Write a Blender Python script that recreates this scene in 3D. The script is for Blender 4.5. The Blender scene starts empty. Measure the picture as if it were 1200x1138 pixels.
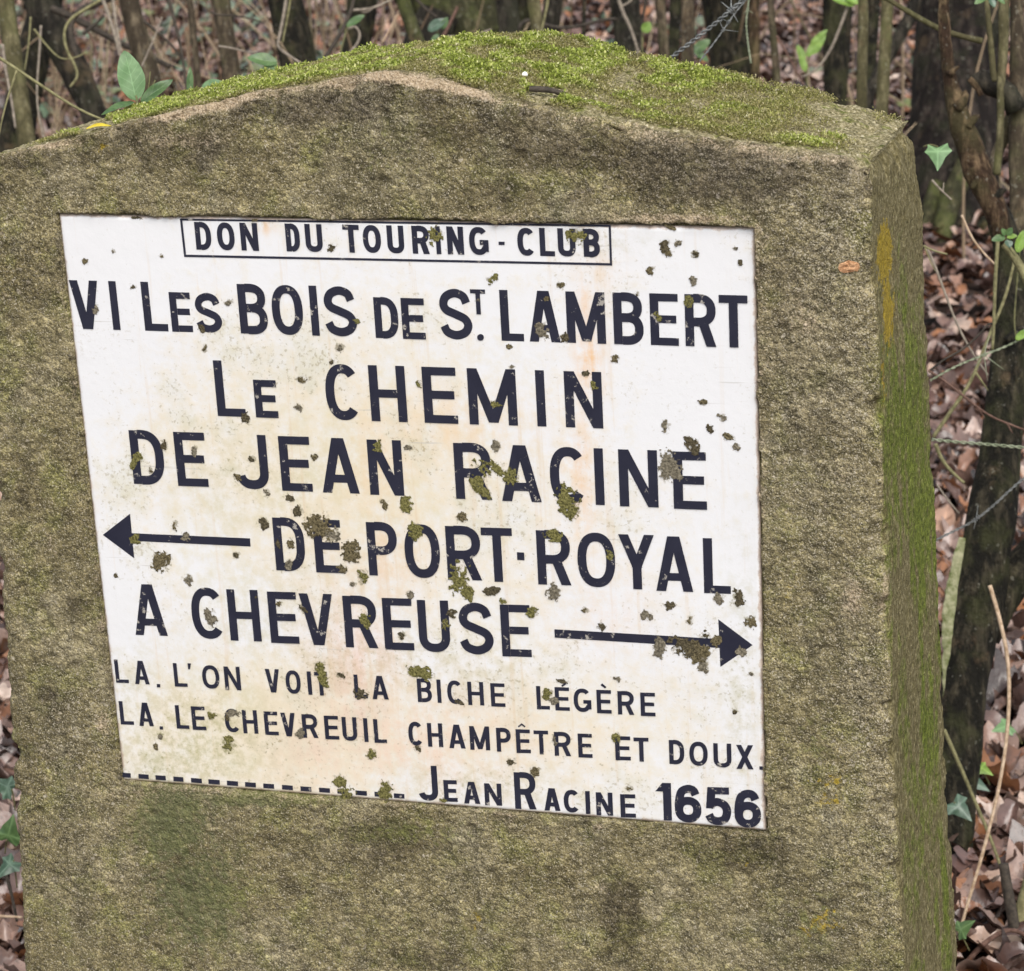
import bpy, math, random
import numpy as np

# ------------------------------------------------------------------ camera, sky, sun
S = bpy.context.scene
COL = S.collection
F = 3300.131                                   # focal length in photo pixels (photo 1200 wide)
CAM = np.array([1.1457, -2.0899, 0.4506])
YAW, PITCH, ROLL = 0.3462, 0.2932, -0.0608
cy_, sy_, cp_, sp_ = math.cos(YAW), math.sin(YAW), math.cos(PITCH), math.sin(PITCH)
FW = np.array([-sy_*cp_, cy_*cp_, -sp_]); RT = np.array([cy_, sy_, 0.0]); UP = np.cross(RT, FW)
cr_, sr_ = math.cos(ROLL), math.sin(ROLL)
RT, UP = RT*cr_ + UP*sr_, UP*cr_ - RT*sr_
cd = bpy.data.cameras.new("camera"); co = bpy.data.objects.new("camera", cd); COL.objects.link(co)
from mathutils import Matrix
co.matrix_world = Matrix([[RT[0], UP[0], -FW[0], CAM[0]], [RT[1], UP[1], -FW[1], CAM[1]],
                          [RT[2], UP[2], -FW[2], CAM[2]], [0, 0, 0, 1]])
cd.sensor_fit = 'HORIZONTAL'; cd.sensor_width = 36.0; cd.lens = F/1200*36.0
cd.clip_start = 0.05; cd.clip_end = 2000
cd.dof.use_dof = True; cd.dof.focus_distance = 2.35; cd.dof.aperture_fstop = 21
S.camera = co

W = bpy.data.worlds.new("World"); S.world = W; W.use_nodes = True
wt = W.node_tree; bg = wt.nodes['Background']
sky = wt.nodes.new('ShaderNodeTexSky'); sky.sky_type = 'NISHITA'; sky.sun_disc = False
SUN_EL, SUN_ROT = math.radians(50), math.radians(150)
sky.sun_elevation = SUN_EL; sky.sun_rotation = SUN_ROT; sky.dust_density = 3.0; sky.air_density = 1.0
hs = wt.nodes.new('ShaderNodeHueSaturation'); hs.inputs['Saturation'].default_value = 0.28
wt.links.new(sky.outputs[0], hs.inputs['Color']); wt.links.new(hs.outputs[0], bg.inputs[0])
bg.inputs[1].default_value = 0.15
sl = bpy.data.lights.new("sun", 'SUN'); sl.energy = 1.0; sl.angle = math.radians(40); sl.color = (1.0, 0.95, 0.88)
so = bpy.data.objects.new("sun", sl); COL.objects.link(so)
# sun stands behind the photographer's right shoulder: direction towards the sun
sd = np.array([math.sin(SUN_ROT)*math.cos(SUN_EL), math.cos(SUN_ROT)*math.cos(SUN_EL), math.sin(SUN_EL)])
from mathutils import Vector
so.rotation_euler = Vector(sd).to_track_quat('Z', 'Y').to_euler()
S.view_settings.view_transform = 'Standard'; S.view_settings.look = 'None'
S.view_settings.exposure = 0.70; S.view_settings.gamma = 1.0

# ------------------------------------------------------------------ helpers
rng = np.random.default_rng(7)
GZ = CAM[2] - 1.55

def rays(px):
    px = np.atleast_2d(np.asarray(px, float))
    return FW + ((px[:, 0]-600)/F)[:, None]*RT + ((569-px[:, 1])/F)[:, None]*UP
def at(x, y, d): return CAM + rays([(x, y)])[0]*d
def on_y(px, y=0.0):
    r = rays(px); return CAM + r*((y-CAM[1])/r[:, 1])[:, None]
def on_ground(x, y, z=None):
    r = rays([(x, y)])[0]; return CAM + r*(((GZ if z is None else z)-CAM[2])/r[2])
def proj(P):
    d = P-CAM; z = d@FW
    return np.stack([600+F*(d@RT)/z, 569-F*(d@UP)/z], -1)

def h3(ix, iy, iz, seed=0):
    with np.errstate(over='ignore'):
        n = (ix.astype(np.int64)*374761393 + iy.astype(np.int64)*668265263 + iz.astype(np.int64)*2147483647 + seed*1274126177) & 0xffffffff
        n = ((n ^ (n >> 13))*1274126177) & 0xffffffff
        n = ((n ^ (n >> 16))*2246822519) & 0xffffffff
        return ((n ^ (n >> 15)) & 0xffffff)/float(0xffffff)
def vnoise(P, seed=0):
    f = np.floor(P).astype(np.int64); t = P-f; t = t*t*(3-2*t); r = 0
    for a in (0, 1):
        for b in (0, 1):
            for c in (0, 1):
                w = (t[:, 0] if a else 1-t[:, 0])*(t[:, 1] if b else 1-t[:, 1])*(t[:, 2] if c else 1-t[:, 2])
                r = r + w*h3(f[:, 0]+a, f[:, 1]+b, f[:, 2]+c, seed)
    return r
def fbm(P, o=4, seed=0):
    r = 0; a = .5; s = 0
    for k in range(o):
        r = r + a*vnoise(P*2.03**k+k*11.3, seed+k); s += a; a *= .5
    return r/s
def worley(P, seed=0):
    f = np.floor(P).astype(np.int64); best = np.full(len(P), 9.0); cid = np.zeros(len(P))
    for a in (-1, 0, 1):
        for b in (-1, 0, 1):
            for c in (-1, 0, 1):
                i, j, k = f[:, 0]+a, f[:, 1]+b, f[:, 2]+c
                q = np.stack([i+h3(i, j, k, seed), j+h3(i, j, k, seed+1), k+h3(i, j, k, seed+2)], -1)
                d = ((q-P)**2).sum(1); m = d < best
                best = np.where(m, d, best); cid = np.where(m, h3(i, j, k, seed+3), cid)
    return np.sqrt(best), cid
def smooth(e0, e1, x):
    t = np.clip((x-e0)/(e1-e0), 0, 1); return t*t*(3-2*t)

def mesh(name, V, faces, smooth_=True, attrs=None, mats=None):
    """faces: list of index lists or an (n,k) array, or a list of such arrays"""
    me = bpy.data.meshes.new(name)
    V = np.asarray(V, np.float32)
    blocks = faces if isinstance(faces, list) and len(faces) and isinstance(faces[0], np.ndarray) and faces[0].ndim == 2 else None
    if blocks is None and isinstance(faces, np.ndarray): blocks = [faces]
    if blocks is None:
        tot = np.array([len(f) for f in faces], np.int32); li = np.concatenate([np.asarray(f, np.int32) for f in faces])
    else:
        tot = np.concatenate([np.full(len(b), b.shape[1], np.int32) for b in blocks]); li = np.concatenate([b.ravel() for b in blocks]).astype(np.int32)
    me.vertices.add(len(V)); me.vertices.foreach_set('co', V.ravel())
    me.loops.add(len(li)); me.loops.foreach_set('vertex_index', li)
    me.polygons.add(len(tot)); st = np.zeros(len(tot), np.int32); st[1:] = np.cumsum(tot)[:-1]
    me.polygons.foreach_set('loop_start', st); me.polygons.foreach_set('loop_total', tot)
    me.polygons.foreach_set('use_smooth', np.full(len(tot), smooth_, bool))
    me.update(calc_edges=True); me.validate()
    for k, v in (attrs or {}).items():
        a = me.attributes.new(k, 'FLOAT', 'POINT'); a.data.foreach_set('value', np.asarray(v, np.float32))
    return me
def link(name, me, mat=None, parent=None, loc=(0, 0, 0)):
    o = bpy.data.objects.new(name, me); COL.objects.link(o)
    if mat is not None: me.materials.append(mat)
    if parent is not None: o.parent = parent
    o.location = loc
    return o
def tag(o, label=None, cat=None, group=None, kind=None):
    if label: o['label'] = label
    if cat: o['category'] = cat
    if group: o['group'] = group
    if kind: o['kind'] = kind
    return o
def empty(name, loc):
    o = bpy.data.objects.new(name, None); COL.objects.link(o); o.location = tuple(loc); o.empty_display_size = .05
    return o

# ---- materials
def newmat(name):
    m = bpy.data.materials.new(name); m.use_nodes = True; nt = m.node_tree
    return m, nt, nt.nodes['Principled BSDF']
class NB:
    def __init__(s, nt): s.nt = nt; s.tc = nt.nodes.new('ShaderNodeTexCoord')
    def _in(s, sock, v):
        if v is None: return
        if hasattr(v, 'is_output'): s.nt.links.new(v, sock)
        else: sock.default_value = v if not (isinstance(v, tuple) and len(v) == 3 and sock.type == 'RGBA') else (*v, 1)
    def node(s, t, ins=None, **kw):
        n = s.nt.nodes.new(t)
        for k, v in kw.items(): setattr(n, k, v)
        for k, v in (ins or {}).items(): s._in(n.inputs[k], v)
        return n
    def pos(s, scale=(1, 1, 1)):
        return s.node('ShaderNodeMapping', {'Vector': s.tc.outputs['Object'], 'Scale': scale}).outputs[0]
    def noise(s, scale, detail=4, rough=.55, vec=None, dist=0.):
        return s.node('ShaderNodeTexNoise', {'Vector': vec or s.tc.outputs['Object'], 'Scale': scale, 'Detail': detail, 'Roughness': rough, 'Distortion': dist}).outputs[0]
    def vor(s, scale, out='Color', vec=None, feature='F1'):
        return s.node('ShaderNodeTexVoronoi', {'Vector': vec or s.tc.outputs['Object'], 'Scale': scale}, feature=feature).outputs[out]
    def ramp(s, fac, stops, interp='LINEAR'):
        n = s.node('ShaderNodeValToRGB', {'Fac': fac}); e = n.color_ramp.elements; n.color_ramp.interpolation = interp
        while len(e) < len(stops): e.new(.5)
        for i, (p, c) in enumerate(stops):
            e[i].position = p; e[i].color = (*c, 1) if isinstance(c, tuple) else (c, c, c, 1)
        return n.outputs[0]
    def mix(s, fac, a, b, mode='MIX'):
        n = s.node('ShaderNodeMix', data_type='RGBA', blend_type=mode)
        s._in(n.inputs[0], fac); s._in(n.inputs[6], a); s._in(n.inputs[7], b)
        return n.outputs[2]
    def m(s, op, a, b=None, c=None, clamp=False):
        n = s.node('ShaderNodeMath', operation=op, use_clamp=clamp)
        s._in(n.inputs[0], a)
        if b is not None: s._in(n.inputs[1], b)
        if c is not None: s._in(n.inputs[2], c)
        return n.outputs[0]
    def step(s, x, a, b):
        return s.node('ShaderNodeMapRange', {'Value': x, 'From Min': a, 'From Max': b}, interpolation_type='SMOOTHSTEP').outputs[0]
    def attr(s, name): return s.node('ShaderNodeAttribute', attribute_name=name).outputs['Fac']
    def bump(s, h, strength, dist, normal=None):
        return s.node('ShaderNodeBump', {'Height': h, 'Strength': strength, 'Distance': dist, 'Normal': normal}).outputs[0]
    def rnd(s): return s.node('ShaderNodeNewGeometry').outputs['Random Per Island']

def mat_stone():
    m, nt, p = newmat('weathered_concrete'); b = NB(nt)
    macro = b.noise(9, 5, .6); mid = b.noise(60, 4, .6); fine = b.noise(520, 3, .65)
    warp = b.node('ShaderNodeMix', {'Factor': .006}, data_type='VECTOR')
    nt.links.new(b.tc.outputs['Object'], warp.inputs[4]); nt.links.new(b.node('ShaderNodeTexNoise', {'Vector': b.tc.outputs['Object'], 'Scale': 260., 'Detail': 2.}).outputs['Color'], warp.inputs[5])
    wv = warp.outputs[1]
    c1 = b.ramp(macro, [(.3, (.136, .111, .053)), (.5, (.205, .172, .087)), (.72, (.29, .248, .150))])
    c1 = b.mix(b.step(b.noise(26, 4, .6), .48, .66), c1, (.188, .174, .066))
    c1 = b.mix(b.m('MULTIPLY', b.step(b.m('ADD', b.attr('grey'), b.m('MULTIPLY', b.m('SUBTRACT', b.noise(30, 5, .65), .5), 1.4)), .25, .8), .5), c1, b.mix(mid, (.125, .104, .066), (.27, .228, .150)))
    c1 = b.mix(b.m('MULTIPLY', b.step(b.noise(1, 4, .6, vec=b.pos((22, 22, 3.5))), .50, .68), .45), c1, (.105, .092, .058))
    c1 = b.mix(b.m('MULTIPLY', b.step(b.noise(17, 6, .7, dist=.4), .56, .68), .32), c1, (.33, .30, .215))
    v1 = b.node('ShaderNodeTexVoronoi', {'Vector': wv, 'Scale': 330.}); cell = b.node('ShaderNodeSeparateColor', {'Color': v1.outputs['Color']})
    c2 = b.mix(.7, c1, b.mix(1.0, c1, b.ramp(cell.outputs[0], [(0, .48), (.35, .82), (.75, 1.13), (.93, 1.45), (1, 1.9)]), 'MULTIPLY'))
    c2 = b.mix(b.m('ADD', .35, b.m('MULTIPLY', b.step(b.noise(13, 3, .5), .4, .6), .45)), c2, b.mix(1.0, c2, b.ramp(fine, [(.33, .35), (.5, 1.0), (.66, 1.7)]), 'MULTIPLY'))
    c2 = b.mix(.8, c2, b.mix(1.0, c2, b.ramp(mid, [(.32, .50), (.5, 1.0), (.70, 1.5)]), 'MULTIPLY'))
    # pale pebbles and grains of the aggregate
    v = b.node('ShaderNodeTexVoronoi', {'Vector': wv, 'Scale': 210.}); sel = b.node('ShaderNodeSeparateColor', {'Color': v.outputs['Color']})
    ag = b.attr('aggregate')
    peb = b.m('MULTIPLY', b.step(b.m('ADD', sel.outputs[1], b.m('MULTIPLY', ag, .35)), .93, .99), b.step(v.outputs['Distance'], .40, .22))
    peb = b.m('MULTIPLY', peb, b.m('SUBTRACT', 1.0, b.attr('side')))
    c2 = b.mix(b.m('MULTIPLY', peb, .8), c2, b.mix(sel.outputs[2], (.27, .22, .14), (.46, .41, .32)))
    gr = b.noise(760, 2, .6); gm = b.m('SUBTRACT', 1.0, b.m('MULTIPLY', b.attr('side'), .8))
    c2 = b.mix(b.m('MULTIPLY', b.m('MULTIPLY', b.step(b.m('ADD', gr, b.m('MULTIPLY', ag, .05)), .585, .65), gm), .8), c2, (.48, .43, .33))
    c2 = b.mix(b.m('MULTIPLY', b.step(gr, .42, .34), .6), c2, (.040, .034, .020))
    # dark stains, plus joint shadow and dirt painted in round the sign
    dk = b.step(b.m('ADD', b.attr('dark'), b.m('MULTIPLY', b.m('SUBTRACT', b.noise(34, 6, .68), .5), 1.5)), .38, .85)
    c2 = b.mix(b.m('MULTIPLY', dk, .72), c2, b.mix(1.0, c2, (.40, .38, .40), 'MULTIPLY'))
    # greens
    gn = b.step(b.m('ADD', b.attr('moss'), b.m('MULTIPLY', b.m('SUBTRACT', b.noise(130, 4, .65), .5), 1.5)), .38, .8)
    c2 = b.mix(b.m('MULTIPLY', gn, .75), c2, b.mix(b.step(b.attr('deep'), .3, .7), b.mix(fine, (.085, .096, .028), (.25, .25, .080)), b.mix(fine, (.048, .060, .024), (.165, .175, .075))))
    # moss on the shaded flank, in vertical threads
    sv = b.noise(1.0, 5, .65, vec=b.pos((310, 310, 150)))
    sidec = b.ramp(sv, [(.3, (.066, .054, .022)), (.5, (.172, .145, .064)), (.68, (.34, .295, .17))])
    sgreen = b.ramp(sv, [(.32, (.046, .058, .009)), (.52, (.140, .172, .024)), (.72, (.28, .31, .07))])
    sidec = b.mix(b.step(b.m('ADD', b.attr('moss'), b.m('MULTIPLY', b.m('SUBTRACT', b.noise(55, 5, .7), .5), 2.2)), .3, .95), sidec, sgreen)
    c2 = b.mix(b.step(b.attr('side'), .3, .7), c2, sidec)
    # grit of the top
    topn = b.noise(330, 3, .65)
    topc = b.ramp(topn, [(.33, (.070, .062, .028)), (.48, (.22, .19, .095)), (.60, (.37, .32, .19)), (.72, (.62, .57, .42))])
    topc = b.mix(b.step(mid, .54, .68), topc, b.ramp(topn, [(.33, (.045, .055, .010)), (.5, (.14, .15, .03)), (.7, (.30, .29, .10))]))
    c2 = b.mix(b.step(b.attr('top'), .3, .7), c2, topc)
    # bare mortar along the arris, sign bed
    bare = b.step(b.m('ADD', b.attr('bare'), b.m('ADD', b.m('MULTIPLY', b.m('SUBTRACT', b.noise(110, 5, .75), .5), 1.3), b.m('MULTIPLY', b.m('SUBTRACT', fine, .5), 1.6))), .20, .95)
    c2 = b.mix(b.m('MULTIPLY', bare, .85), c2, b.ramp(fine, [(.3, (.20, .145, .085)), (.5, (.44, .335, .22)), (.72, (.62, .52, .40))]))
    yel = b.step(b.m('ADD', b.attr('yellow'), b.m('MULTIPLY', b.m('SUBTRACT', b.noise(160, 4, .6), .5), 1.6)), .45, .7)
    c2 = b.mix(b.m('MULTIPLY', yel, .8), c2, b.ramp(fine, [(.3, (.22, .15, .008)), (.7, (.50, .36, .03))]))
    nt.links.new(c2, p.inputs['Base Color'])
    p.inputs['Roughness'].default_value = .9; p.inputs['Specular IOR Level'].default_value = .25
    hgt = b.m('ADD', b.m('MULTIPLY', v1.outputs['Distance'], -.7), b.m('ADD', b.m('MULTIPLY', fine, 1.0), b.m('MULTIPLY', mid, .6)))
    hgt = b.m('ADD', hgt, b.m('MULTIPLY', b.m('MULTIPLY', sv, b.attr('side')), 1.2))
    nt.links.new(b.bump(hgt, 1.0, .0019), p.inputs['Normal'])
    return m
def mat_enamel():
    m, nt, p = newmat('white_enamel'); b = NB(nt)
    n1 = b.noise(14, 6, .65); n2 = b.noise(70, 5, .7); n3 = b.noise(240, 4, .7)
    c = (.73, .73, .74)
    d = b.step(b.m('ADD', b.attr('dirt'), b.m('MULTIPLY', b.m('SUBTRACT', b.m('ADD', b.m('MULTIPLY', n1, .4), b.m('MULTIPLY', n2, .6)), .5), 1.9)), .15, .95)
    c = b.mix(b.m('MULTIPLY', d, .9), c, b.ramp(n1, [(.35, (.64, .57, .38)), (.52, (.70, .61, .45)), (.65, (.60, .56, .42))]))
    sp = b.m('MULTIPLY', b.step(b.m('ADD', n3, b.m('MULTIPLY', b.m('SUBTRACT', n1, .5), .5)), .60, .70), b.m('ADD', .22, b.m('MULTIPLY', b.attr('dirt'), .75)))
    c = b.mix(sp, c, (.36, .31, .20))
    st_ = b.noise(1, 5, .65, vec=b.pos((90, 90, 9)))
    ps = b.m('MULTIPLY', b.attr('pink'), b.step(b.m('ADD', b.m('MULTIPLY', n1, .5), b.m('ADD', b.m('MULTIPLY', n2, .5), b.m('MULTIPLY', st_, .4))), .58, .85))
    c = b.mix(b.m('MULTIPLY', ps, .7), c, (.74, .49, .40))
    rs = b.m('MULTIPLY', b.attr('rust'), b.step(b.m('ADD', b.m('MULTIPLY', n2, .7), b.m('MULTIPLY', st_, .8)), .52, .92))
    c = b.mix(b.m('MULTIPLY', rs, .9), c, (.74, .44, .19))
    vs = b.m('MULTIPLY', b.step(b.noise(1, 4, .6, vec=b.pos((130, 130, 5))), .58, .70), b.m('ADD', .10, b.m('MULTIPLY', b.attr('dirt'), .35)))
    c = b.mix(vs, c, (.62, .47, .29))
    hal = b.step(b.m('ADD', b.attr('halo'), b.m('MULTIPLY', b.m('SUBTRACT', b.m('ADD', b.m('MULTIPLY', n3, .6), b.m('MULTIPLY', n2, .4)), .5), 2.2)), .55, .85)
    c = b.mix(b.m('MULTIPLY', hal, .8), c, b.mix(n3, (.09, .078, .045), (.34, .30, .21)))
    gs = b.m('MULTIPLY', b.attr('algae'), b.step(b.m('ADD', n2, b.m('MULTIPLY', n3, .5)), .62, .95))
    c = b.mix(b.m('MULTIPLY', gs, .75), c, (.25, .25, .08))
    sc = b.m('MULTIPLY', b.step(b.noise(1, 2, .5, vec=b.pos((9, 9, 300)), dist=.6), .70, .73), b.step(b.noise(7, 2), .52, .6))
    c = b.mix(b.m('MULTIPLY', sc, .5), c, (.45, .43, .40))
    edge = b.step(b.m('ADD', b.attr('rim'), b.m('MULTIPLY', b.m('SUBTRACT', n2, .5), 1.2)), .4, .7)
    c = b.mix(b.m('MULTIPLY', edge, .8), c, b.ramp(n3, [(.3, (.30, .20, .14)), (.6, (.60, .48, .40))]))
    nt.links.new(c, p.inputs['Base Color'])
    nt.links.new(b.m('ADD', .28, b.m('MULTIPLY', d, .3)), p.inputs['Roughness'])
    p.inputs['Specular IOR Level'].default_value = .4
    nt.links.new(b.bump(b.m('ADD', n2, b.m('MULTIPLY', n1, 2.0)), .25, .0012), p.inputs['Normal'])
    return m
def mat_letter():
    m, nt, p = newmat('blue_black_enamel'); b = NB(nt)
    n2 = b.noise(170, 5, .7); n1 = b.noise(25, 3, .6)
    c = b.mix(b.noise(60, 4, .6), (.012, .013, .026), (.030, .031, .050))
    ch = b.step(b.m('ADD', n2, b.m('MULTIPLY', b.m('SUBTRACT', n1, .5), .5)), .64, .68)
    c = b.mix(b.m('MULTIPLY', ch, .8), c, (.42, .39, .34))
    nt.links.new(c, p.inputs['Base Color']); p.inputs['Roughness'].default_value = .34; p.inputs['Specular IOR Level'].default_value = .4
    return m
def mat_bark(name, dark, light, green=0., scale=1., gcol=(.075, .085, .030), bumpd=.006):
    m, nt, p = newmat(name); b = NB(nt)
    v = b.pos((60*scale, 60*scale, 14*scale)); n = b.noise(1, 6, .65, vec=v); w = b.noise(16*scale, 5, .6); f = b.noise(130*scale, 3, .6)
    c = b.ramp(n, [(.32, tuple(q*.75 for q in dark)), (.48, dark), (.68, light)])
    c = b.mix(.6, c, b.mix(1., c, b.ramp(f, [(.3, .5), (.7, 1.5)]), 'MULTIPLY'))
    if green: c = b.mix(b.m('MULTIPLY', b.step(w, .46, .66), green), c, gcol)
    c = b.mix(b.m('MULTIPLY', b.step(b.noise(11*scale, 5, .7), .58, .68), .45), c, b.mix(f, (.09, .055, .028), (.17, .125, .075)))
    sp = b.step(b.noise(110*scale, 2, .5), .66, .71)
    c = b.mix(b.m('MULTIPLY', sp, .35), c, (.26, .25, .20))
    nt.links.new(c, p.inputs['Base Color']); p.inputs['Roughness'].default_value = .85; p.inputs['Specular IOR Level'].default_value = .2
    nt.links.new(b.bump(b.m('ADD', n, b.m('MULTIPLY', f, .3)), .9, bumpd), p.inputs['Normal'])
    return m
def mat_leafset(name, stops, rough=.4, transl=.0, spec=.5):
    m, nt, p = newmat(name); b = NB(nt)
    c = b.ramp(b.rnd(), stops)
    n = b.noise(35, 4, .6)
    c = b.mix(.7, c, b.mix(1., c, b.ramp(n, [(.3, .55), (.7, 1.45)]), 'MULTIPLY'))
    c = b.mix(b.m('MULTIPLY', b.m('POWER', b.attr('vein'), 6.), .4), c, b.mix(1., c, (1.9, 1.8, 1.7), 'MULTIPLY'))
    c = b.mix(b.m('MULTIPLY', b.step(b.noise(70, 4, .65), .56, .66), .5), c, (.03, .02, .016))
    nt.links.new(c, p.inputs['Base Color']); p.inputs['Roughness'].default_value = rough; p.inputs['Specular IOR Level'].default_value = spec
    nt.links.new(b.bump(b.noise(120, 3, .6), .4, .002), p.inputs['Normal'])
    if transl:
        t = b.node('ShaderNodeBsdfTranslucent', {'Color': c}); mx = b.node('ShaderNodeMixShader', {0: transl})
        nt.links.new(p.outputs[0], mx.inputs[1]); nt.links.new(t.outputs[0], mx.inputs[2])
        nt.links.new(mx.outputs[0], nt.nodes['Material Output'].inputs[0])
    return m
def mat_plain(name, a, c, scale=60, rough=.7, bumpd=0.001, spec=.3, metal=0.):
    m, nt, p = newmat(name); b = NB(nt)
    n = b.noise(scale, 5, .65)
    nt.links.new(b.ramp(n, [(.35, a), (.65, c)]), p.inputs['Base Color'])
    p.inputs['Roughness'].default_value = rough; p.inputs['Specular IOR Level'].default_value = spec; p.inputs['Metallic'].default_value = metal
    nt.links.new(b.bump(n, .8, bumpd), p.inputs['Normal'])
    return m

# ------------------------------------------------------------------ ground
def gheight(x, y):
    P = np.stack([np.atleast_1d(x), np.atleast_1d(y), np.zeros_like(np.atleast_1d(x))], -1)
    return GZ + .07*(fbm(P*.9, 3, 5)-.5) + .03*(fbm(P*4, 2, 9)-.5)
gx = np.concatenate([[-600, -150, -40, -15], np.linspace(-9, 6, 190), [12, 40, 150, 600]])
gy = np.concatenate([[-600, -150, -40, -12], np.linspace(-4, 17, 240), [22, 40, 150, 600]])
GX, GY = np.meshgrid(gx, gy, indexing='ij')
far = (np.abs(GX) > 14) | (np.abs(GY) > 20)
GV = np.stack([GX.ravel(), GY.ravel(), np.where(far.ravel(), GZ, gheight(GX.ravel(), GY.ravel()))], -1)
def gridfaces(n, m, off=0):
    i = np.arange(n*m).reshape(n, m) + off
    return np.stack([i[:-1, :-1], i[1:, :-1], i[1:, 1:], i[:-1, 1:]], -1).reshape(-1, 4)
m_soil = mat_plain('forest_soil', (.018, .012, .009), (.075, .048, .036), 24, .85, .02)
tag(link('ground', mesh('ground', GV, gridfaces(len(gx), len(gy))), m_soil), kind='structure')

# ------------------------------------------------------------------ leaf litter (stuff)
def leaf_template(lobes, nx=7):
    """a strip leaf: x along the length 0..1, half width by profile; returns verts (u, side) grid 3 x nx"""
    u = np.linspace(0, 1, nx); w = np.sin(np.pi*u**.8)**.75
    if lobes: w = w*(1+.30*np.cos(u*np.pi*2*lobes))
    return u, w
def litter(n, region_pts, size, seed, tilt=.35, zoff=.0, nx=9, ny=3):
    r = np.random.default_rng(seed); P = region_pts(n, r); n = len(P)
    V = np.zeros((n, nx, ny, 3), np.float32)
    L = size*np.exp(r.normal(0, .28, n)); ang = r.uniform(0, 2*np.pi, n)
    asp = r.uniform(.38, .68, n); L = np.clip(L, .025, .088); curl = r.normal(0, .5, n); fold = r.normal(.25, .35, n)
    tx, ty = r.normal(0, tilt, n), r.normal(0, tilt, n)
    lob = np.where(r.random(n) < .45, r.uniform(2.2, 3.4, n), 0)
    u = np.linspace(0, 1, nx)[None]; w = np.clip(np.sin(np.pi*np.clip(u, .0, 1)**.8), 0, 1)**.75*(1+np.where(lob[:, None] > 0, .3, 0)*np.cos(u*2*np.pi*lob[:, None]))
    w[:, 0] = .03; w[:, -1] = .02
    x = (u-.5)*L[:, None]; hw = w*L[:, None]*asp[:, None]*.5*(1+r.normal(0, .07, (n, nx)))
    kn = r.normal(0, .030, (n, 4)); ku = np.linspace(0, 1, 4)
    wob = np.stack([np.interp(u[0], ku, q) for q in kn]) if n < 20000 else r.normal(0, .016, (n, nx))
    cz = curl[:, None]*L[:, None]*((u-.5)**2)*1.6 + wob*L[:, None]
    roll = np.abs(r.normal(0, .9, n))
    for k, s in enumerate(np.linspace(-1, 1, ny)):
        X = x + 0*hw; Y = s*hw*(1-.12*roll[:, None]*s*s); Z = cz + abs(s)*fold[:, None]*hw + s*s*roll[:, None]*hw*.45 + s*s*np.sin(u*9+curl[:, None]*20+s)*.03*L[:, None]
        Z = Z + X*tx[:, None] + Y*ty[:, None]
        V[:, :, k, 0] = P[:, 0:1]+X*np.cos(ang)[:, None]-Y*np.sin(ang)[:, None]
        V[:, :, k, 1] = P[:, 1:2]+X*np.sin(ang)[:, None]+Y*np.cos(ang)[:, None]
        V[:, :, k, 2] = Z
    base = gheight(P[:, 0], P[:, 1])
    V[..., 2] += (base + zoff - np.minimum(V[..., 2].min((1, 2)), 0)*.55 + r.uniform(0, .012, n))[:, None, None]
    idx = np.arange(n*nx*ny).reshape(n, nx, ny)
    f = np.stack([idx[:, :-1, :-1], idx[:, 1:, :-1], idx[:, 1:, 1:], idx[:, :-1, 1:]], -1).reshape(-1, 4)
    vn = np.zeros((n, nx, ny)); vn[:, :, ny//2] = 1
    return V.reshape(-1, 3), f, vn.ravel()
def wedge(n, r):
    d = np.sqrt(r.uniform(2.3**2, 14.5**2, n*2)); a = r.uniform(-.36, .42, n*2)
    fx = np.array([-sy_, cy_]); rx = np.array([cy_, sy_])
    P = CAM[:2] + d[:, None]*(fx*np.cos(a)[:, None] + rx*np.sin(a)[:, None])
    keep = ~((P[:, 0] > -.16) & (P[:, 0] < .76) & (P[:, 1] > -.05) & (P[:, 1] < .30)) & (P[:, 1] > -1.0)
    return P[keep][:n]
def nearwedge(n, r):
    d = np.sqrt(r.uniform(2.3**2, 6.0**2, n*2)); a = r.uniform(-.36, .42, n*2)
    fx = np.array([-sy_, cy_]); rx = np.array([cy_, sy_])
    P = CAM[:2] + d[:, None]*(fx*np.cos(a)[:, None] + rx*np.sin(a)[:, None])
    keep = ~((P[:, 0] > -.16) & (P[:, 0] < .76) & (P[:, 1] > -.05) & (P[:, 1] < .30)) & (P[:, 1] > -1.0)
    return P[keep][:n]
m_litter = mat_leafset('wet_dead_leaves', [(0, (.022, .013, .011)), (.22, (.085, .048, .038)), (.40, (.20, .125, .100)), (.55, (.115, .066, .056)), (.70, (.36, .26, .215)), (.84, (.19, .078, .036)), (.92, (.27, .12, .055)), (1, (.50, .39, .32))], .27, .0, .6)
Vs, Fs, Ns, off = [], [], [], 0
for args in ((66000, wedge, .056, 3, .36, .004), (23000, nearwedge, .050, 4, .42, .012, 13, 5)):
    v, f, vn = litter(*args); Vs.append(v); Fs.append(f+off); Ns.append(vn); off += len(v)
tag(link('leaf_litter', mesh('leaf_litter', np.concatenate(Vs), np.concatenate(Fs), True, {'vein': np.concatenate(Ns)}), m_litter), 'brown and purple wet dead leaves covering the forest floor', 'leaf litter', kind='stuff')

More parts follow.
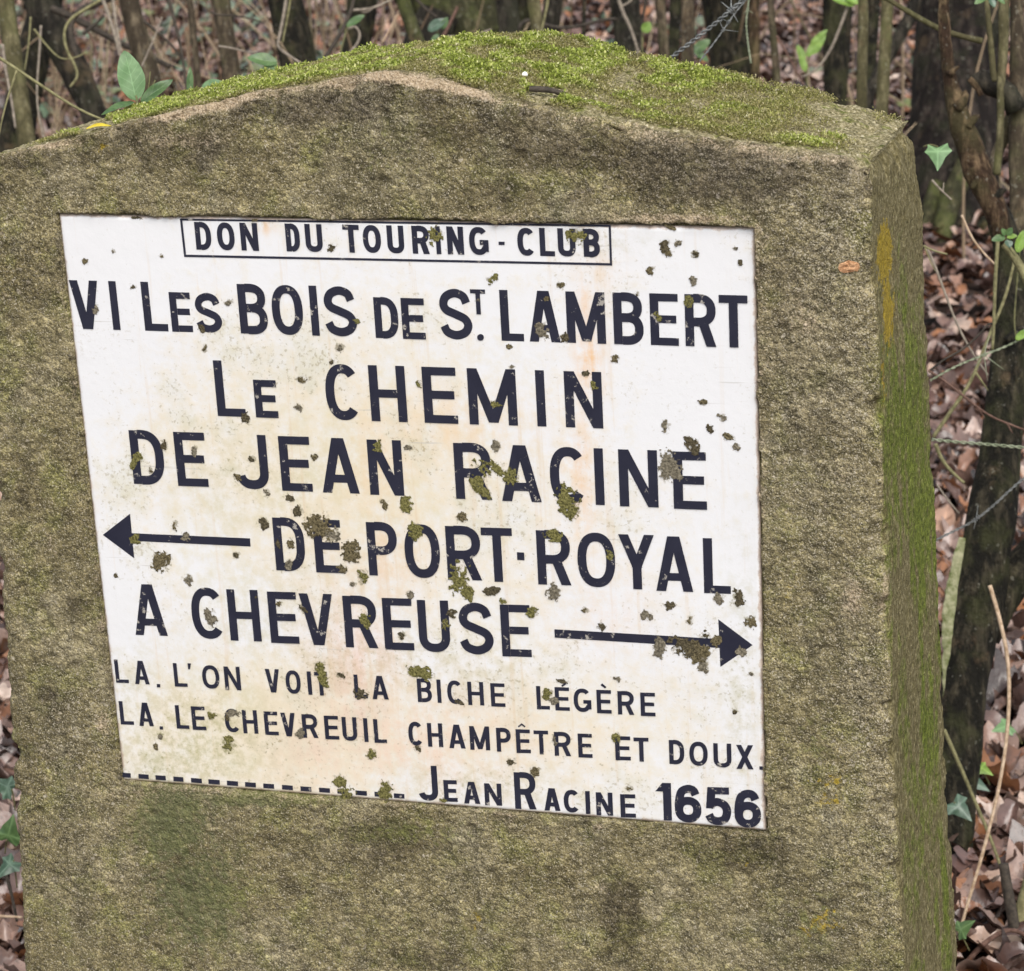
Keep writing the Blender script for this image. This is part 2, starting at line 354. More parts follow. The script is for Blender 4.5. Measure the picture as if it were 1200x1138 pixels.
# ------------------------------------------------------------------ the stone marker
D = .2301
CORN = [(67, 252), (883, 268), (896, 975), (143, 915)]
Q = on_y(CORN)[:, [0, 2]]                                 # sign quad in the x,z plane
fe = on_y([(-60, 198), (0, 181), (60, 166), (100, 157), (200, 133), (300, 110), (400, 93), (460, 86), (500, 93), (560, 107), (650, 130), (740, 150), (850, 168), (960, 183), (1022, 190)])
be = on_y([(-60, 190), (60, 158), (100, 146), (200, 118), (300, 92), (400, 68), (470, 56), (520, 49), (570, 43), (620, 40), (670, 46), (720, 56), (760, 66), (860, 86), (950, 106), (1020, 124), (1068, 142)], D)
rf = on_y([(1021, 190), (1022, 300), (1028, 420), (1035, 580), (1041, 740), (1047, 880), (1054, 1020), (1060, 1138)])
rb = on_y([(1068, 142), (1083, 245), (1089, 400), (1096, 580), (1103, 740), (1110, 880), (1117, 1010), (1124, 1138)], D)
lf = on_y([(0, 700), (6, 850), (15, 1000), (28, 1138)])
xl_fit = np.polyfit(lf[:, 2], lf[:, 0], 1)
def zf(x): return np.interp(x, fe[:, 0], fe[:, 2])
def zb(x): return np.interp(x, be[:, 0], be[:, 2])
def xr_f(z): return np.interp(z, rf[::-1, 2], rf[::-1, 0])
def xr_b(z): return np.interp(z, rb[::-1, 2], rb[::-1, 0])
def xl(z): return np.polyval(xl_fit, z)
ZB = GZ-.06
NX, ND = 500, 130
tz = np.concatenate([np.linspace(0, .36, 60)[:-1], np.linspace(.36, 1, 520)]); NZ = len(tz)
def column(xa, d, t, left=False):
    """points of the vertical wall line at depth fraction d"""
s = np.linspace(0, 1, NX); dd = np.linspace(0, 1, ND)
def wall(sv, dv, t):
    """surface point of the block at width fraction sv, depth fraction dv, height fraction t (arrays)"""
    ztl, ztr = (1-dv)*zf(xl(0.0))+dv*zb(xl(0.0)), (1-dv)*fe[-1, 2]+dv*be[-1, 2]
    xt = (1-sv)*xl(ztl) + sv*((1-dv)*rf[0, 0]+dv*rb[0, 0])
    ztop = (1-dv)*zf(xt)+dv*zb(xt)
    z = ZB+(ztop-ZB)*t
    x = (1-sv)*xl(z) + sv*((1-dv)*xr_f(z)+dv*xr_b(z))
    return np.stack([x, dv*D+0*x, z], -1)
A, B = np.meshgrid(s, tz, indexing='ij'); Vf = wall(A.ravel(), 0*A.ravel(), B.ravel())
A2, B2 = np.meshgrid(s, dd, indexing='ij'); Vt = wall(A2.ravel(), B2.ravel(), 1+0*A2.ravel())
A3, B3 = np.meshgrid(dd, tz, indexing='ij'); Vr = wall(1+0*A3.ravel(), A3.ravel(), B3.ravel())
Vl = wall(0*A3.ravel(), A3.ravel(), B3.ravel())
n0, n1, n2 = len(Vf), len(Vt), len(Vr)
fF = gridfaces(NX, NZ); fT = gridfaces(NX, ND, n0); fR = gridfaces(ND, NZ, n0+n1); fL = gridfaces(ND, NZ, n0+n1+n2)[:, ::-1]
V = np.concatenate([Vf, Vt, Vr, Vl]); face_id = np.concatenate([np.zeros(n0), np.ones(n1), np.full(n2, 2), np.full(n2, 3)])
iT = np.arange(n1).reshape(NX, ND)+n0; iR = np.arange(n2).reshape(ND, NZ)+n0+n1; iL = np.arange(n2).reshape(ND, NZ)+n0+n1+n2
back = np.concatenate([iL[-1, :], iT[1:, -1], iR[-1, ::-1][1:]])
key = np.round(V/2e-5).astype(np.int64); _, first, inv = np.unique(key, axis=0, return_index=True, return_inverse=True); inv = inv.ravel()
V = V[first]; face_id = face_id[first]
fid_max = np.zeros(len(V)); Fq = inv[np.concatenate([fF, fT, fR, fL])]; back = inv[back]
def vnormals(V, Fq):
    nrm = np.cross(V[Fq[:, 2]]-V[Fq[:, 0]], V[Fq[:, 3]]-V[Fq[:, 1]])
    N = np.zeros_like(V)
    for k in range(4):
        for a in range(3): N[:, a] += np.bincount(Fq[:, k], nrm[:, a], len(V))
    return N/np.maximum(np.linalg.norm(N, axis=1), 1e-12)[:, None]
Nn = vnormals(V, Fq)
x, y, z = V.T
on_f, on_t, on_r = y < 1e-5, face_id == 1, face_id == 2
zt = (1-y/D)*zf(x)+y/D*zb(x); xr = (1-y/D)*xr_f(z)+y/D*xr_b(z)
dt, dr, df, db = np.maximum(zt-z, 0), np.maximum(xr-x, 0), y, D-y
dl = x-xl(z)
big = fbm(V*14, 4, 1); midn = fbm(V*55, 3, 2); chip = fbm(V*38, 3, 21)
wor, wid = worley(V*np.array([210, 210, 210]), 4)
def chipn(t, seed): return fbm(np.stack([t*48, 0*t+seed, 0*t], -1), 4, seed)
off3 = np.zeros_like(V)
def fillet(on_a, on_b, da, db_, R, axa, axb):
    """rounds the edge between two faces: da, db_ = depths below face a and face b; axa, axb = inward directions of a and b"""
    for on, dep, mine, other in ((on_a, db_, axa, axb), (on_b, da, axb, axa)):
        mk = on & (dep < R); th = np.pi/4*(1-dep/R)
        off3[:] += np.where(mk, R-R*np.cos(th), 0)[:, None]*np.array(mine) + np.where(mk, R-R*np.sin(th)-dep, 0)[:, None]*np.array(other)
on_f0 = on_f | (df < 1e-6); on_t0 = on_t | (dt < 1e-6); on_r0 = on_r | (dr < 1e-6)
only = lambda a, b: a & ~b
eps = 1e-6
fr_ = lambda t, s_, lo, hi: lo+hi*smooth(.45, .78, chipn(t, s_))
F_, T_2, R_2 = (df < eps), (dt < eps), (dr < eps)
fillet(F_ & ~T_2 | (F_ & T_2), T_2 & ~F_, df, dt, fr_(x, 3, .006, .017), (0, 1, 0), (0, 0, -1))
fillet(F_, R_2 & ~F_, df, dr, fr_(z, 5, .003, .019), (0, 1, 0), (-1, 0, 0))
fillet(T_2, R_2 & ~T_2, dt, dr, fr_(y, 7, .020, .02), (0, 0, -1), (-1, 0, 0))
fillet(R_2, (db < eps) & ~R_2, dr, db, fr_(z, 9, .010, .012), (-1, 0, 0), (0, -1, 0))
fillet(T_2, (db < eps) & ~T_2, dt, db, fr_(x, 11, .018, .02), (0, 0, -1), (0, -1, 0))
fillet(F_, (dl < eps) & ~F_, df, dl, fr_(z, 13, .012, .018), (0, 1, 0), (1, 0, 0))
ero = 0*x
apex = np.exp(-((x-.317)/.035)**2)
rough = np.where(on_r, .55, 1.0)
AG = on_f*np.clip(np.exp(-((x-.66)/.045)**2)*smooth(-.45, -.1, z)+.6*np.exp(-(dt/.05)**2), 0, 1)
disp = -ero + .0050*(big-.5) + rough*(.0026*(midn-.5) + .0018*(.55-np.clip(wor, 0, 1))*(.4+1.2*wid)*(1+.6*AG)+.0016*(fbm(V*330, 1, 13)-.5))
disp += np.where(on_t, .006*(fbm(V*26, 3, 8)-.5), 0)
pw, pid = worley(V*np.array([46, 46, 46]), 71)
disp -= np.where(on_r, .5, 1.)*.0026*smooth(.34, .12, pw*(1+.8*(midn-.5)))*(pid > .72)
# pocket that takes the sign
def quad_sd(X, Z):
    """distance inside the sign quad (positive inside)"""
    out = np.full(len(X), 1e9)
    for i in range(4):
        a, b = Q[i], Q[(i+1) % 4]; e = (b-a)/np.linalg.norm(b-a); nrm = np.array([e[1], -e[0]])
        out = np.minimum(out, (X-a[0])*nrm[0]+(Z-a[1])*nrm[1])
    return out
sdq = quad_sd(x, z)
jag = .0045*(fbm(V*45, 3, 31)-.5) + .002*(fbm(V*160, 2, 33)-.5)
inside = on_f & (sdq+jag > -.0012)
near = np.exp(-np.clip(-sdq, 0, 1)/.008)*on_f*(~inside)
topband = smooth(.002, -.002, z-(Q[0, 1]+(x-Q[0, 0])*(Q[1, 1]-Q[0, 1])/(Q[1, 0]-Q[0, 0]))-.022)*smooth(-.003, .004, z-(Q[0, 1]+(x-Q[0, 0])*(Q[1, 1]-Q[0, 1])/(Q[1, 0]-Q[0, 0])))*on_f
disp = np.where(inside, -.0075, disp*(1-.45*near)+.0012*near)
V2 = V + Nn*disp[:, None] + off3*(~inside)[:, None]
V2[inside, 1] = .0075; V2[inside, 0] = x[inside]; V2[inside, 2] = z[inside]
pp = proj(V)
def blobs(lst, px=None):
    px = pp if px is None else px; r = np.zeros(len(px))
    for cx, cy, rx, ry, a in lst: r = np.maximum(r, a*np.exp(-((px[:, 0]-cx)/rx)**2-((px[:, 1]-cy)/ry)**2))
    return r
attrs = {
 'deep': on_f*blobs([(215, 1000, 75, 110, 1.0), (300, 960, 80, 40, .8), (240, 1090, 60, 60, .8), (460, 960, 40, 20, .6)]),
 'grey': on_f*blobs([(960, 420, 90, 230, .9), (860, 200, 160, 60, .8), (360, 120, 160, 40, .7), (150, 180, 120, 50, .45), (640, 170, 120, 50, .6), (1010, 800, 50, 250, .55), (40, 850, 60, 120, .3), (960, 760, 60, 80, .4), (780, 1040, 90, 60, .5), (440, 990, 90, 40, .5), (60, 250, 90, 60, .35)]),
 'aggregate': on_f*np.clip(blobs([(960, 260, 70, 80, .9), (1000, 450, 40, 200, .6), (950, 600, 50, 150, .35), (380, 850, 1, 1, 0), (100, 850, 60, 60, .5), (1020, 800, 40, 250, .5), (900, 200, 160, 30, .6), (250, 130, 200, 20, .5), (560, 115, 120, 16, .6)])+.15, 0, 1),
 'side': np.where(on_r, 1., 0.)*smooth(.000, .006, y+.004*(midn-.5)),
 'top': np.where(on_t, 1., 0.)*smooth(.006, .016, y+.012*(midn-.5)),
 'bare': np.maximum.reduce([np.clip(1.1-np.where(on_t, df/.017, dt/.009), 0, 1)*(.30+.75*smooth(.35, .62, big))*(1-.6*smooth(.54, .64, x))*(on_f+on_t>0), .55*blobs([(800, 256, 90, 7, 1.3), (160, 930, 60, 8, .8), (700, 970, 12, 6, 1), (770, 155, 60, 10, .8), (400, 250, 200, 5, .6)])*on_f, .62*near*on_f*smooth(.45, .7, big), .7*blobs([(120, 850, 14, 14, .9), (210, 165, 60, 12, .7), (945, 375, 22, 26, .7), (1000, 700, 16, 34, .9), (1038, 690, 8, 40, .8), (985, 560, 14, 12, .6), (330, 1000, 10, 6, .5), (60, 640, 12, 16, .5), (700, 1040, 12, 8, .6)])]),
 'dark': np.clip(np.maximum.reduce([.75*near*smooth(.40, .55, fbm(V*28, 3, 45)), .55*smooth(.0, .05, .06-dt)*on_f, blobs([(840, 200, 150, 45, 1.0), (700, 180, 150, 34, .95), (360, 125, 110, 26, .95), (220, 170, 120, 45, .7), (560, 150, 140, 40, .6), (620, 225, 120, 30, .6), (960, 240, 60, 60, .5), (52, 812, 14, 16, 1.0), (96, 710, 22, 14, .9), (730, 1075, 30, 55, 1.0), (870, 1000, 70, 28, .8), (450, 985, 90, 30, .8), (250, 170, 60, 40, .6), (920, 340, 30, 100, .5), (500, 1120, 60, 20, .7), (640, 195, 60, 30, .6), (55, 330, 40, 60, .5), (30, 560, 30, 60, .5)]), .7*blobs([(560, 262, 380, 7, 1.1)])*on_f])+.12, 0, 1),  # near term: shadow and dirt of the sign joint, put into the colour
 'moss': np.clip(np.maximum.reduce([on_r*(.0+.5*smooth(200, 480, pp[:, 1])*smooth(.47, .56, fbm(V*np.array([22, 22, 5]), 3, 41)) + blobs([(1060, 500, 22, 150, .5), (1085, 640, 20, 120, .6), (1090, 800, 20, 110, .55), (1110, 1050, 12, 100, .4), (1055, 370, 14, 120, .4)])),
        on_f*blobs([(200, 960, 70, 80, .85), (480, 975, 130, 22, .6), (230, 1050, 90, 100, .75), (450, 180, 90, 60, .45), (300, 935, 120, 14, .9), (960, 880, 40, 90, .5), (950, 1080, 70, 60, .5), (520, 262, 250, 9, .6), (60, 1050, 60, 80, .4), (920, 640, 30, 160, .42), (500, 1100, 300, 60, .40), (45, 500, 50, 200, .3), (560, 200, 60, 60, .35)])]), 0, 1),
 'yellow': np.maximum(on_r*blobs([(1037, 300, 11, 42, 1.2), (1041, 365, 9, 50, 1.0), (1034, 440, 4, 60, .6)]), on_f*blobs([(960, 1080, 30, 22, .62), (975, 920, 30, 50, .5), (560, 1080, 20, 20, .45), (930, 690, 20, 30, .45), (870, 1010, 20, 10, .4), (120, 175, 12, 10, .5)])),
}
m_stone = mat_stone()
marker = empty('stone_marker', (.3, D/2, GZ))
tag(marker, 'upright weathered concrete marker with mossy gabled top and white enamel sign', 'stone marker')
ML = np.array([.3, D/2, GZ])
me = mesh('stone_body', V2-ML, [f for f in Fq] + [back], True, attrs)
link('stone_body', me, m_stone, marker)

# ---- sign panel; SP: moss and dirt patches (pixel x, y, width, height, 1 = green)
SP = [(510,277,18,22,1),(675,277,24,17,1),(778,288,12,14),(783,297,9,9),(795,285,9,7),(815,298,10,9),(762,317,9,9),(813,329,11,9),(577,327,16,8,1),(657,334,10,8),(862,292,6,5),(868,308,6,6),(786,266,12,5),(635,388,15,20),(662,397,8,12),(721,420,9,10),(772,372,12,11,1),(807,353,10,13,1),(597,406,7,5),(112,362,8,14),(237,384,10,9),(417,377,10,7,1),(398,408,10,9),(389,424,6,6),(354,444,16,8),(349,477,12,8),(289,490,12,12),(240,408,5,10),(268,355,11,8),(156,336,8,6),(100,306,8,8),(133,295,4,5),(388,291,11,9),(581,473,12,14,1),(491,450,8,9,1),(687,437,9,7),(696,452,10,11,1),(780,499,8,15),(833,502,10,9),(854,512,12,8),(847,489,12,8),(808,515,12,8),(823,471,11,6),
(160,538,12,24,1),(192.5,521,7,14),(176,551.5,7,7),(228,529,7,12),(295,538,10,7),(279,560,10,12),(313,577,6,14),(341,583,11,8),(368.5,535,9,9),(442,523,11,14,1),(476,591.5,17,21,1),(450,591,9,12),(478,524,10,6),(308.7,613.7,12,13),(204.5,615.4,7,14),(218,628.4,13,11),(158,632,17,13,1),(189,657.5,22,26),(220.5,679,11,13),(277,651,7,7),(373,618,38,32),(388,625,20,22),(349,598,12,12),(411,645.5,21,24),(425,676,12,18,1),(486,621.5,19,20,1),(341,637,9,12),(339,661,11,12),(326,636,5,14),(401,666,14,10),(248,722,14,24),(355,712,12,13),(428,726,15,20,1),(481,697,8,9),(471,744.5,8,9),(326,707,7,7),(413,685,7,6),(136,676,5,8),
(575,549,36,17,1),(599,557,19,20,1),(560,567,20,20,1),(570,580,13,14,1),(581.5,523,9,14),(665,583,26,26,1),(669,598,24,18,1),(784.5,546,25,34),(813,525,18,20),(541,605.5,12,11),(863,523,8,9),(537,676,27,38,1),(548,695,16,18,1),(649,627,22,13,1),(577,692.6,20,10),(589,704.5,10,9,1),(649,694,16,18),(529,719,11,12),(522.5,732.5,12,13,1),(624,718,14,12,1),(704,734,11,12),(685.4,715,7,7),(758,722,13,12),(784,710,12,10),(808,728,7,12),(842,701,11,13),(865,700,13,20),(879.5,729,13,14),(773.5,760,16,24),(805,758,38,20),(818,766,28,22),(824,780,12,22),(826.5,743.5,10,9),(840,751.4,14,12),(868.5,762.6,12,12),(715,650.6,8,12,1),
(375.7,783,15,18,1),(379,797,12,20,1),(400,791.7,13,7),(487,786,26,12,1),(501,790,18,15,1),(422.7,813,16,13),(248,838,14,10,1),(271.7,835,20,9),(266,841,8,8),(268,872,17,22,1),(351.7,859,16,9),(435,883,14,14,1),(398,916,18,20,1),(407,929,20,18,1),(451.7,925,18,28,1),(182.7,875,6,8),(188,863,6,6),(490,877,8,10),(641,813,14,10,1),(650,821,14,9),(537,822,12,6),(722,865,11,12,1),(724,795.5,11,7),(600,893,11,9),(627,904,13,11),(650,868,9,11),(659,798,15,5),(738,924,7,6),
(520,938,9,6,1),(160,255,14,4),(300,258,10,4),(880,790,6,5),(861,834,5,5),(190,300,4,4),(560,352,5,5),(746,345,4,8),(640,350,7,5),(600,430,5,4),(300,700,4,4)]
SY = .0022                                                # face of the enamel, just behind the stone's face
def qpt(u, v):                                            # bilinear over the quad, v down
    a = Q[0]*(1-u)[:, None]+Q[1]*u[:, None]; b = Q[3]*(1-u)[:, None]+Q[2]*u[:, None]
    return a*(1-v)[:, None]+b*v[:, None]
nu, nv = 420, 360
U_, V_ = np.meshgrid(np.linspace(0, 1, nu), np.linspace(0, 1, nv), indexing='ij')
pxz = qpt(U_.ravel(), V_.ravel())
sdp = quad_sd(pxz[:, 0], pxz[:, 1])
PV = np.stack([pxz[:, 0], SY+.0018*np.clip(1-sdp/.003, 0, 1)**2 + .0006*(fbm(np.c_[pxz*12, 0*pxz[:, 0]], 2, 3)-.5), pxz[:, 1]], -1)
ppx = proj(PV)
nz = fbm(np.c_[pxz*9, 0*pxz[:, 0]], 3, 50)
halo = np.zeros(len(ppx))
for q in SP:
    dxx, dyy = (ppx[:, 0]-q[0])/(q[2]*.70+2.5), (ppx[:, 1]-q[1])/(q[3]*.70+2.5); halo = np.maximum(halo, np.exp(-(dxx**2+dyy**2)**1.2)*.75)
pan_attr = {
 'halo': halo,
 'dirt': np.clip(.22+1.15*blobs([(400, 560, 260, 190, .5), (330, 860, 230, 110, .62), (420, 480, 130, 120, .35), (600, 860, 250, 90, .42), (560, 700, 160, 120, .3), (170, 560, 60, 90, .3), (230, 520, 120, 60, .4), (700, 620, 160, 120, .15)], ppx) - .35*blobs([(110, 360, 60, 160, 1), (820, 420, 70, 120, .9), (130, 680, 40, 70, .9)], ppx), 0, 1),
 'rust': blobs([(690, 425, 16, 45, .95), (685, 370, 10, 50, .6), (680, 560, 22, 80, .55), (440, 540, 40, 60, .3), (310, 265, 12, 10, .7), (700, 320, 30, 30, .25), (460, 640, 40, 40, .3), (540, 500, 90, 40, .3)], ppx),
 'pink': blobs([(420, 790, 55, 120, .8), (480, 870, 130, 60, .65), (380, 880, 60, 50, .6), (440, 690, 50, 60, .5), (700, 720, 60, 50, .3)], ppx),
 'algae': blobs([(230, 870, 90, 60, .75), (200, 905, 60, 20, .7), (470, 770, 160, 40, .35), (300, 560, 90, 60, .3), (320, 720, 120, 60, .25), (560, 920, 90, 20, .5), (700, 285, 80, 12, .3), (300, 260, 20, 8, .5), (870, 800, 20, 160, .4), (160, 820, 30, 60, .4)], ppx),
 'rim': np.clip(1-sdp/.0055, 0, 1)*.78,
}
fP = gridfaces(nu, nv)[:, ::-1]
# returned edge so that the plate has a thickness
iP = np.arange(nu*nv).reshape(nu, nv)
loop = np.concatenate([iP[:, 0], iP[-1, 1:], iP[::-1, -1][1:], iP[0, ::-1][1:-1]])
rim = PV[loop].copy(); rim[:, 1] = .0072
k0 = len(PV); nl = len(loop); j = np.arange(nl); jn = (j+1) % nl
fE = np.stack([loop[j], loop[jn], k0+jn, k0+j], -1)
pan_attr = {k: np.concatenate([v, v[loop]]) for k, v in pan_attr.items()}
panel = link('sign_panel', mesh('sign_panel', np.concatenate([PV, rim])-ML, np.concatenate([fP, fE]), True, pan_attr), mat_enamel(), marker)

# ---- lettering: strokes laid out in the sign plane
m_let = mat_letter()
def catmull(pts, n=7):
    P = [np.array(p, float) for p in pts]; P = [2*P[0]-P[1]]+P+[2*P[-1]-P[-2]]; out = []
    for i in range(1, len(P)-2):
        for k in range(n):
            t = k/n; a, b, c, d = P[i-1:i+3]
            out.append(.5*((2*b)+(c-a)*t+(2*a-5*b+4*c-d)*t*t+(3*b-a-3*c+d)*t**3))
    return np.array(out+[P[-2]])
def oval(cx, cy, rx, ry, a0, a1, n=40, p=2.35):
    th = np.linspace(math.radians(a0), math.radians(a1), n); c, s_ = np.cos(th), np.sin(th)
    return np.stack([cx+rx*np.sign(c)*np.abs(c)**(2/p), cy+ry*np.sign(s_)*np.abs(s_)**(2/p)], -1)
def ribbon(pl, t, closed=False):
    pl = np.asarray(pl, float)
    if closed: prev, nxt = np.roll(pl, 1, 0), np.roll(pl, -1, 0)
    else:
        prev = np.vstack([2*pl[0]-pl[1], pl[:-1]]); nxt = np.vstack([pl[1:], 2*pl[-1]-pl[-2]])
    d1 = pl-prev; d2 = nxt-pl; d1 /= np.linalg.norm(d1, axis=1)[:, None]+1e-12; d2 /= np.linalg.norm(d2, axis=1)[:, None]+1e-12
    n1_, n2_ = np.c_[-d1[:, 1], d1[:, 0]], np.c_[-d2[:, 1], d2[:, 0]]
    mm = n1_+n2_; mm /= np.linalg.norm(mm, axis=1)[:, None]+1e-12
    k = 1/np.maximum((mm*n1_).sum(1), .35)
    o = mm*(t/2*k)[:, None]
    L, R_ = pl+o, pl-o; n = len(pl); polys = []
    for i in range(n if closed else n-1):
        jx = (i+1) % n; polys.append([L[i], L[jx], R_[jx], R_[i]])
    return polys
def glyph(ch, w, h, t):
    """list of strokes; each stroke a list of quads/polygons in (x,y), box 0..w x 0..h"""
    a, out = t/2, []
    rect = lambda x0, y0, x1, y1: out.append([[(x0, y0), (x1, y0), (x1, y1), (x0, y1)]])
    def para(x0, x1, y0, y1, tw): out.append([[(x0, y0), (x0+tw, y0), (x1+tw, y1), (x1, y1)]])
    def pl(p, closed=False): out.append(ribbon(p, t, closed))
    hw = t*.88
    if ch == 'I': rect(0, 0, w, h)
    elif ch == 'L': rect(0, 0, t, h); rect(t, 0, w, hw)
    elif ch in 'EF':
        rect(0, 0, t, h); rect(t, h-hw, w, h); rect(t, h*.5-hw*.45, w*.93, h*.5+hw*.55)
        if ch == 'E': rect(t, 0, w, hw)
    elif ch == 'T': rect(0, h-hw, w, h); rect(w/2-a, 0, w/2+a, h-hw)
    elif ch == 'H': rect(0, 0, t, h); rect(w-t, 0, w, h); rect(t, h*.5-hw/2, w-t, h*.5+hw/2)
    elif ch == 'A':
        tw = t*1.08; c = w/2-tw*.62
        para(0, c, 0, h, tw); para(w-tw, w-c-tw, 0, h, tw); y0 = h*.19; xx = c*(y0/h)
        rect(xx+tw*.7, y0, w-xx-tw*.7, y0+hw)
    elif ch == 'V':
        tw = t*1.08; c = w/2-tw*.62
        para(c, 0, 0, h, tw); para(w-c-tw, w-tw, 0, h, tw)
    elif ch == 'M':
        rect(0, 0, t, h); rect(w-t, 0, w, h); tw = t*1.05
        para(w/2-tw*.5, 0, h*.04, h, tw); para(w/2-tw*.5, w-tw, h*.04, h, tw)
    elif ch == 'N': rect(0, 0, t, h); rect(w-t, 0, w, h); para(w-t*1.08, 0, 0, h, t*1.08)
    elif ch == 'X': para(0, w-t*1.15, 0, h, t*1.15); para(w-t*1.15, 0, 0, h, t*1.15)
    elif ch == 'Y':
        rect(w/2-a, 0, w/2+a, h*.44); para(w/2-a, 0, h*.40, h, t*1.1); para(w/2+a-t*1.1, w-t*1.1, h*.40, h, t*1.1)
    elif ch == 'O': pl(oval(w/2, h/2, w/2-a, h/2-a, 0, 360, 56)[:-1], True)
    elif ch == 'C': pl(oval(w/2+.02*w, h/2, w/2-a, h/2-a, 44, 316, 46))
    elif ch == 'G':
        pl(np.vstack([oval(w/2, h/2, w/2-a, h/2-a, 44, 330, 46)])); rect(w*.55, h*.36, w, h*.36+hw); rect(w-t, h*.12, w, h*.36)
    elif ch == 'U':
        r = min(w/2-a, h*.32); pl(np.vstack([[(a, h)], oval(w/2, a+r, w/2-a, r, 180, 360, 26), [(w-a, h)]]))
    elif ch == 'J':
        r = min(w/2-a, h*.28); pl(np.vstack([[(w-a, h)], oval(w/2, a+r, w/2-a, r, 360, 195, 22)]))
    elif ch == 'D':
        r = min(h*.42, w*.62); rect(0, 0, t, h)
        pl(np.vstack([[(t, h-hw/2), (w-r, h-hw/2)], oval(w-r, h-a-r+a*.1, r-a, r, 90, 0, 14)[1:], oval(w-r, a+r-a*.1, r-a, r, 0, -90, 14), [(t, hw/2)]]))
    elif ch in 'PRB':
        rect(0, 0, t, h); ym = h*(.47 if ch != 'B' else .52); ry = (h-hw/2-ym)/2; rx = min(w*.42, ry*1.35); cx = w-a-rx-(w*.03 if ch == 'B' else 0)
        pl(np.vstack([[(t, h-hw/2), (cx, h-hw/2)], oval(cx, ym+ry, rx, ry, 90, -90, 22)[1:-1], [(cx, ym), (t, ym)]]))
        if ch == 'R': para(w-t*1.12, w*.42, 0, ym+.001*h, t*1.12)
        if ch == 'B':
            ry = (ym-hw/2)/2; rx = min(w*.42, ry*1.35); cx = w-a-rx
            pl(np.vstack([[(t, ym), (cx, ym)], oval(cx, hw/2+ry, rx, ry, 90, -90, 22)[1:-1], [(cx, hw/2), (t, hw/2)]]))
    elif ch == 'S':
        q = [(.97, .77), (.84, .93), (.5, 1), (.15, .92), (.02, .75), (.13, .60), (.5, .50), (.88, .39), (1, .23), (.85, .07), (.5, 0), (.14, .07), (0, .22)]
        pl(catmull([(a+u*(w-t), a+v*(h-t)) for u, v in q]))
    elif ch == '6':
        pl(catmull([(a+u*(w-t), a+v*(h-t)) for u, v in [(.93, .80), (.80, .95), (.5, 1), (.14, .88), (0, .52), (0, .3)]]))
        pl(oval(w/2, a+(h-t)*.3, w/2-a, (h-t)*.3, 0, 360, 44, 2.2)[:-1], True)
    elif ch == '5':
        rect(w*.14, h-hw, w*.93, h); para(w*.05, w*.12, h*.44, h-hw*.02, t)
        pl(catmull([(a+u*(w-t), a+v*(h-t)) for u, v in [(.02, .50), (.22, .60), (.52, .64), (.88, .53), (1, .32), (.86, .08), (.5, 0), (.15, .06), (.0, .21)]]))
    elif ch == '1': rect(w-t, 0, w, h); para(0, w-t*1.05, h*.77, h, t*.9)
    elif ch in '.-': rect(0, 0, w, h)
    return out
def plane_px(px): return on_y(px, SY)[:, [0, 2]]
class Line:
    def __init__(s): s.V = []; s.Fc = []; s.k = 0
    def poly(s, pts, lift):
        b = len(s.V)
        for X, Z in pts: s.V.append((X, SY-.00035-lift, Z))
        s.Fc.append(list(range(b, b+len(pts))))
    def stroke(s, quads):
        s.k += 1; lift = .000025*(s.k % 12)
        for q in quads: s.poly(q, lift)
    def word(s, base, top, letters, t):
        """base/top: two pixel points each on the baseline / cap line; letters: (char, xl px, xr px) at mid height; t: stroke px"""
        (b0, b1), (t0, t1) = base, top
        fb = lambda X: b0[1]+(X-b0[0])*(b1[1]-b0[1])/(b1[0]-b0[0]); ft = lambda X: t0[1]+(X-t0[0])*(t1[1]-t0[1])/(t1[0]-t0[0])
        for ch, a, c in letters:
            m_ = (a+c)/2; yb, yt = fb(m_), ft(m_); ym = (yb+yt)/2
            L = plane_px([(a, ym+(a-m_)*.03), (c, ym+(c-m_)*.03)]); lean = .1146+(m_-90)/800*(.0184-.1146)
            hh = (yb-yt)/2
            Bp = plane_px([(m_+lean*hh, yb)])[0]; Tp = plane_px([(m_-lean*hh, yt)])[0]
            w = L[1, 0]-L[0, 0]; h = Tp[1]-Bp[1]; tt = t*.6/816*1.02
            sl = (L[1, 1]-L[0, 1])/w; cx = (L[0, 0]+L[1, 0])/2; shx = (Tp[0]-Bp[0])/h
            for st in glyph(ch, w, h, tt):
                s.stroke([[(cx+(X-w/2)+shx*(Y-h/2), Bp[1]+Y+sl*(X-w/2)) for X, Y in q] for q in st])
    def px(s, pts):
        s.stroke([[tuple(p) for p in plane_px(pts)]])
    def build(s, label, name='lettering'):
        V_ = np.array(s.V)-ML
        fc = []
        for f in s.Fc:
            P = V_[f]; ar = sum(P[i][0]*P[(i+1) % len(f)][2]-P[(i+1) % len(f)][0]*P[i][2] for i in range(len(f)))
            fc.append(f if ar > 0 else f[::-1])
        return tag(link(name, mesh(name, V_, fc, False), m_let, panel), label)
l = Line()
l.word(((229, 292.5), (703, 301.2)), ((229, 260), (703, 268.3)), [('D', 229, 247.5), ('O', 254.6, 275), ('N', 282, 302.5), ('D', 335, 351.5), ('U', 358, 378), ('T', 402.3, 421.6), ('O', 425.4, 446.5), ('U', 453.8, 473.5), ('R', 483, 503), ('I', 511, 516.5), ('N', 524, 543.5), ('G', 550, 572.6), ('C', 606, 627), ('L', 632.5, 650), ('U', 653.8, 674.5), ('B', 683.8, 703)], 6.3)
l.px([(584.5, 283), (591.5, 283.2), (591.6, 287), (584.6, 286.8)])
l.build('top line reading DON DU TOURING-CLUB')
l = Line()
l.px([(211, 256), (714, 263.3), (714, 265.6), (211.3, 258.3)]); l.px([(216, 298.3), (717, 308.3), (717, 311), (216.3, 301)])
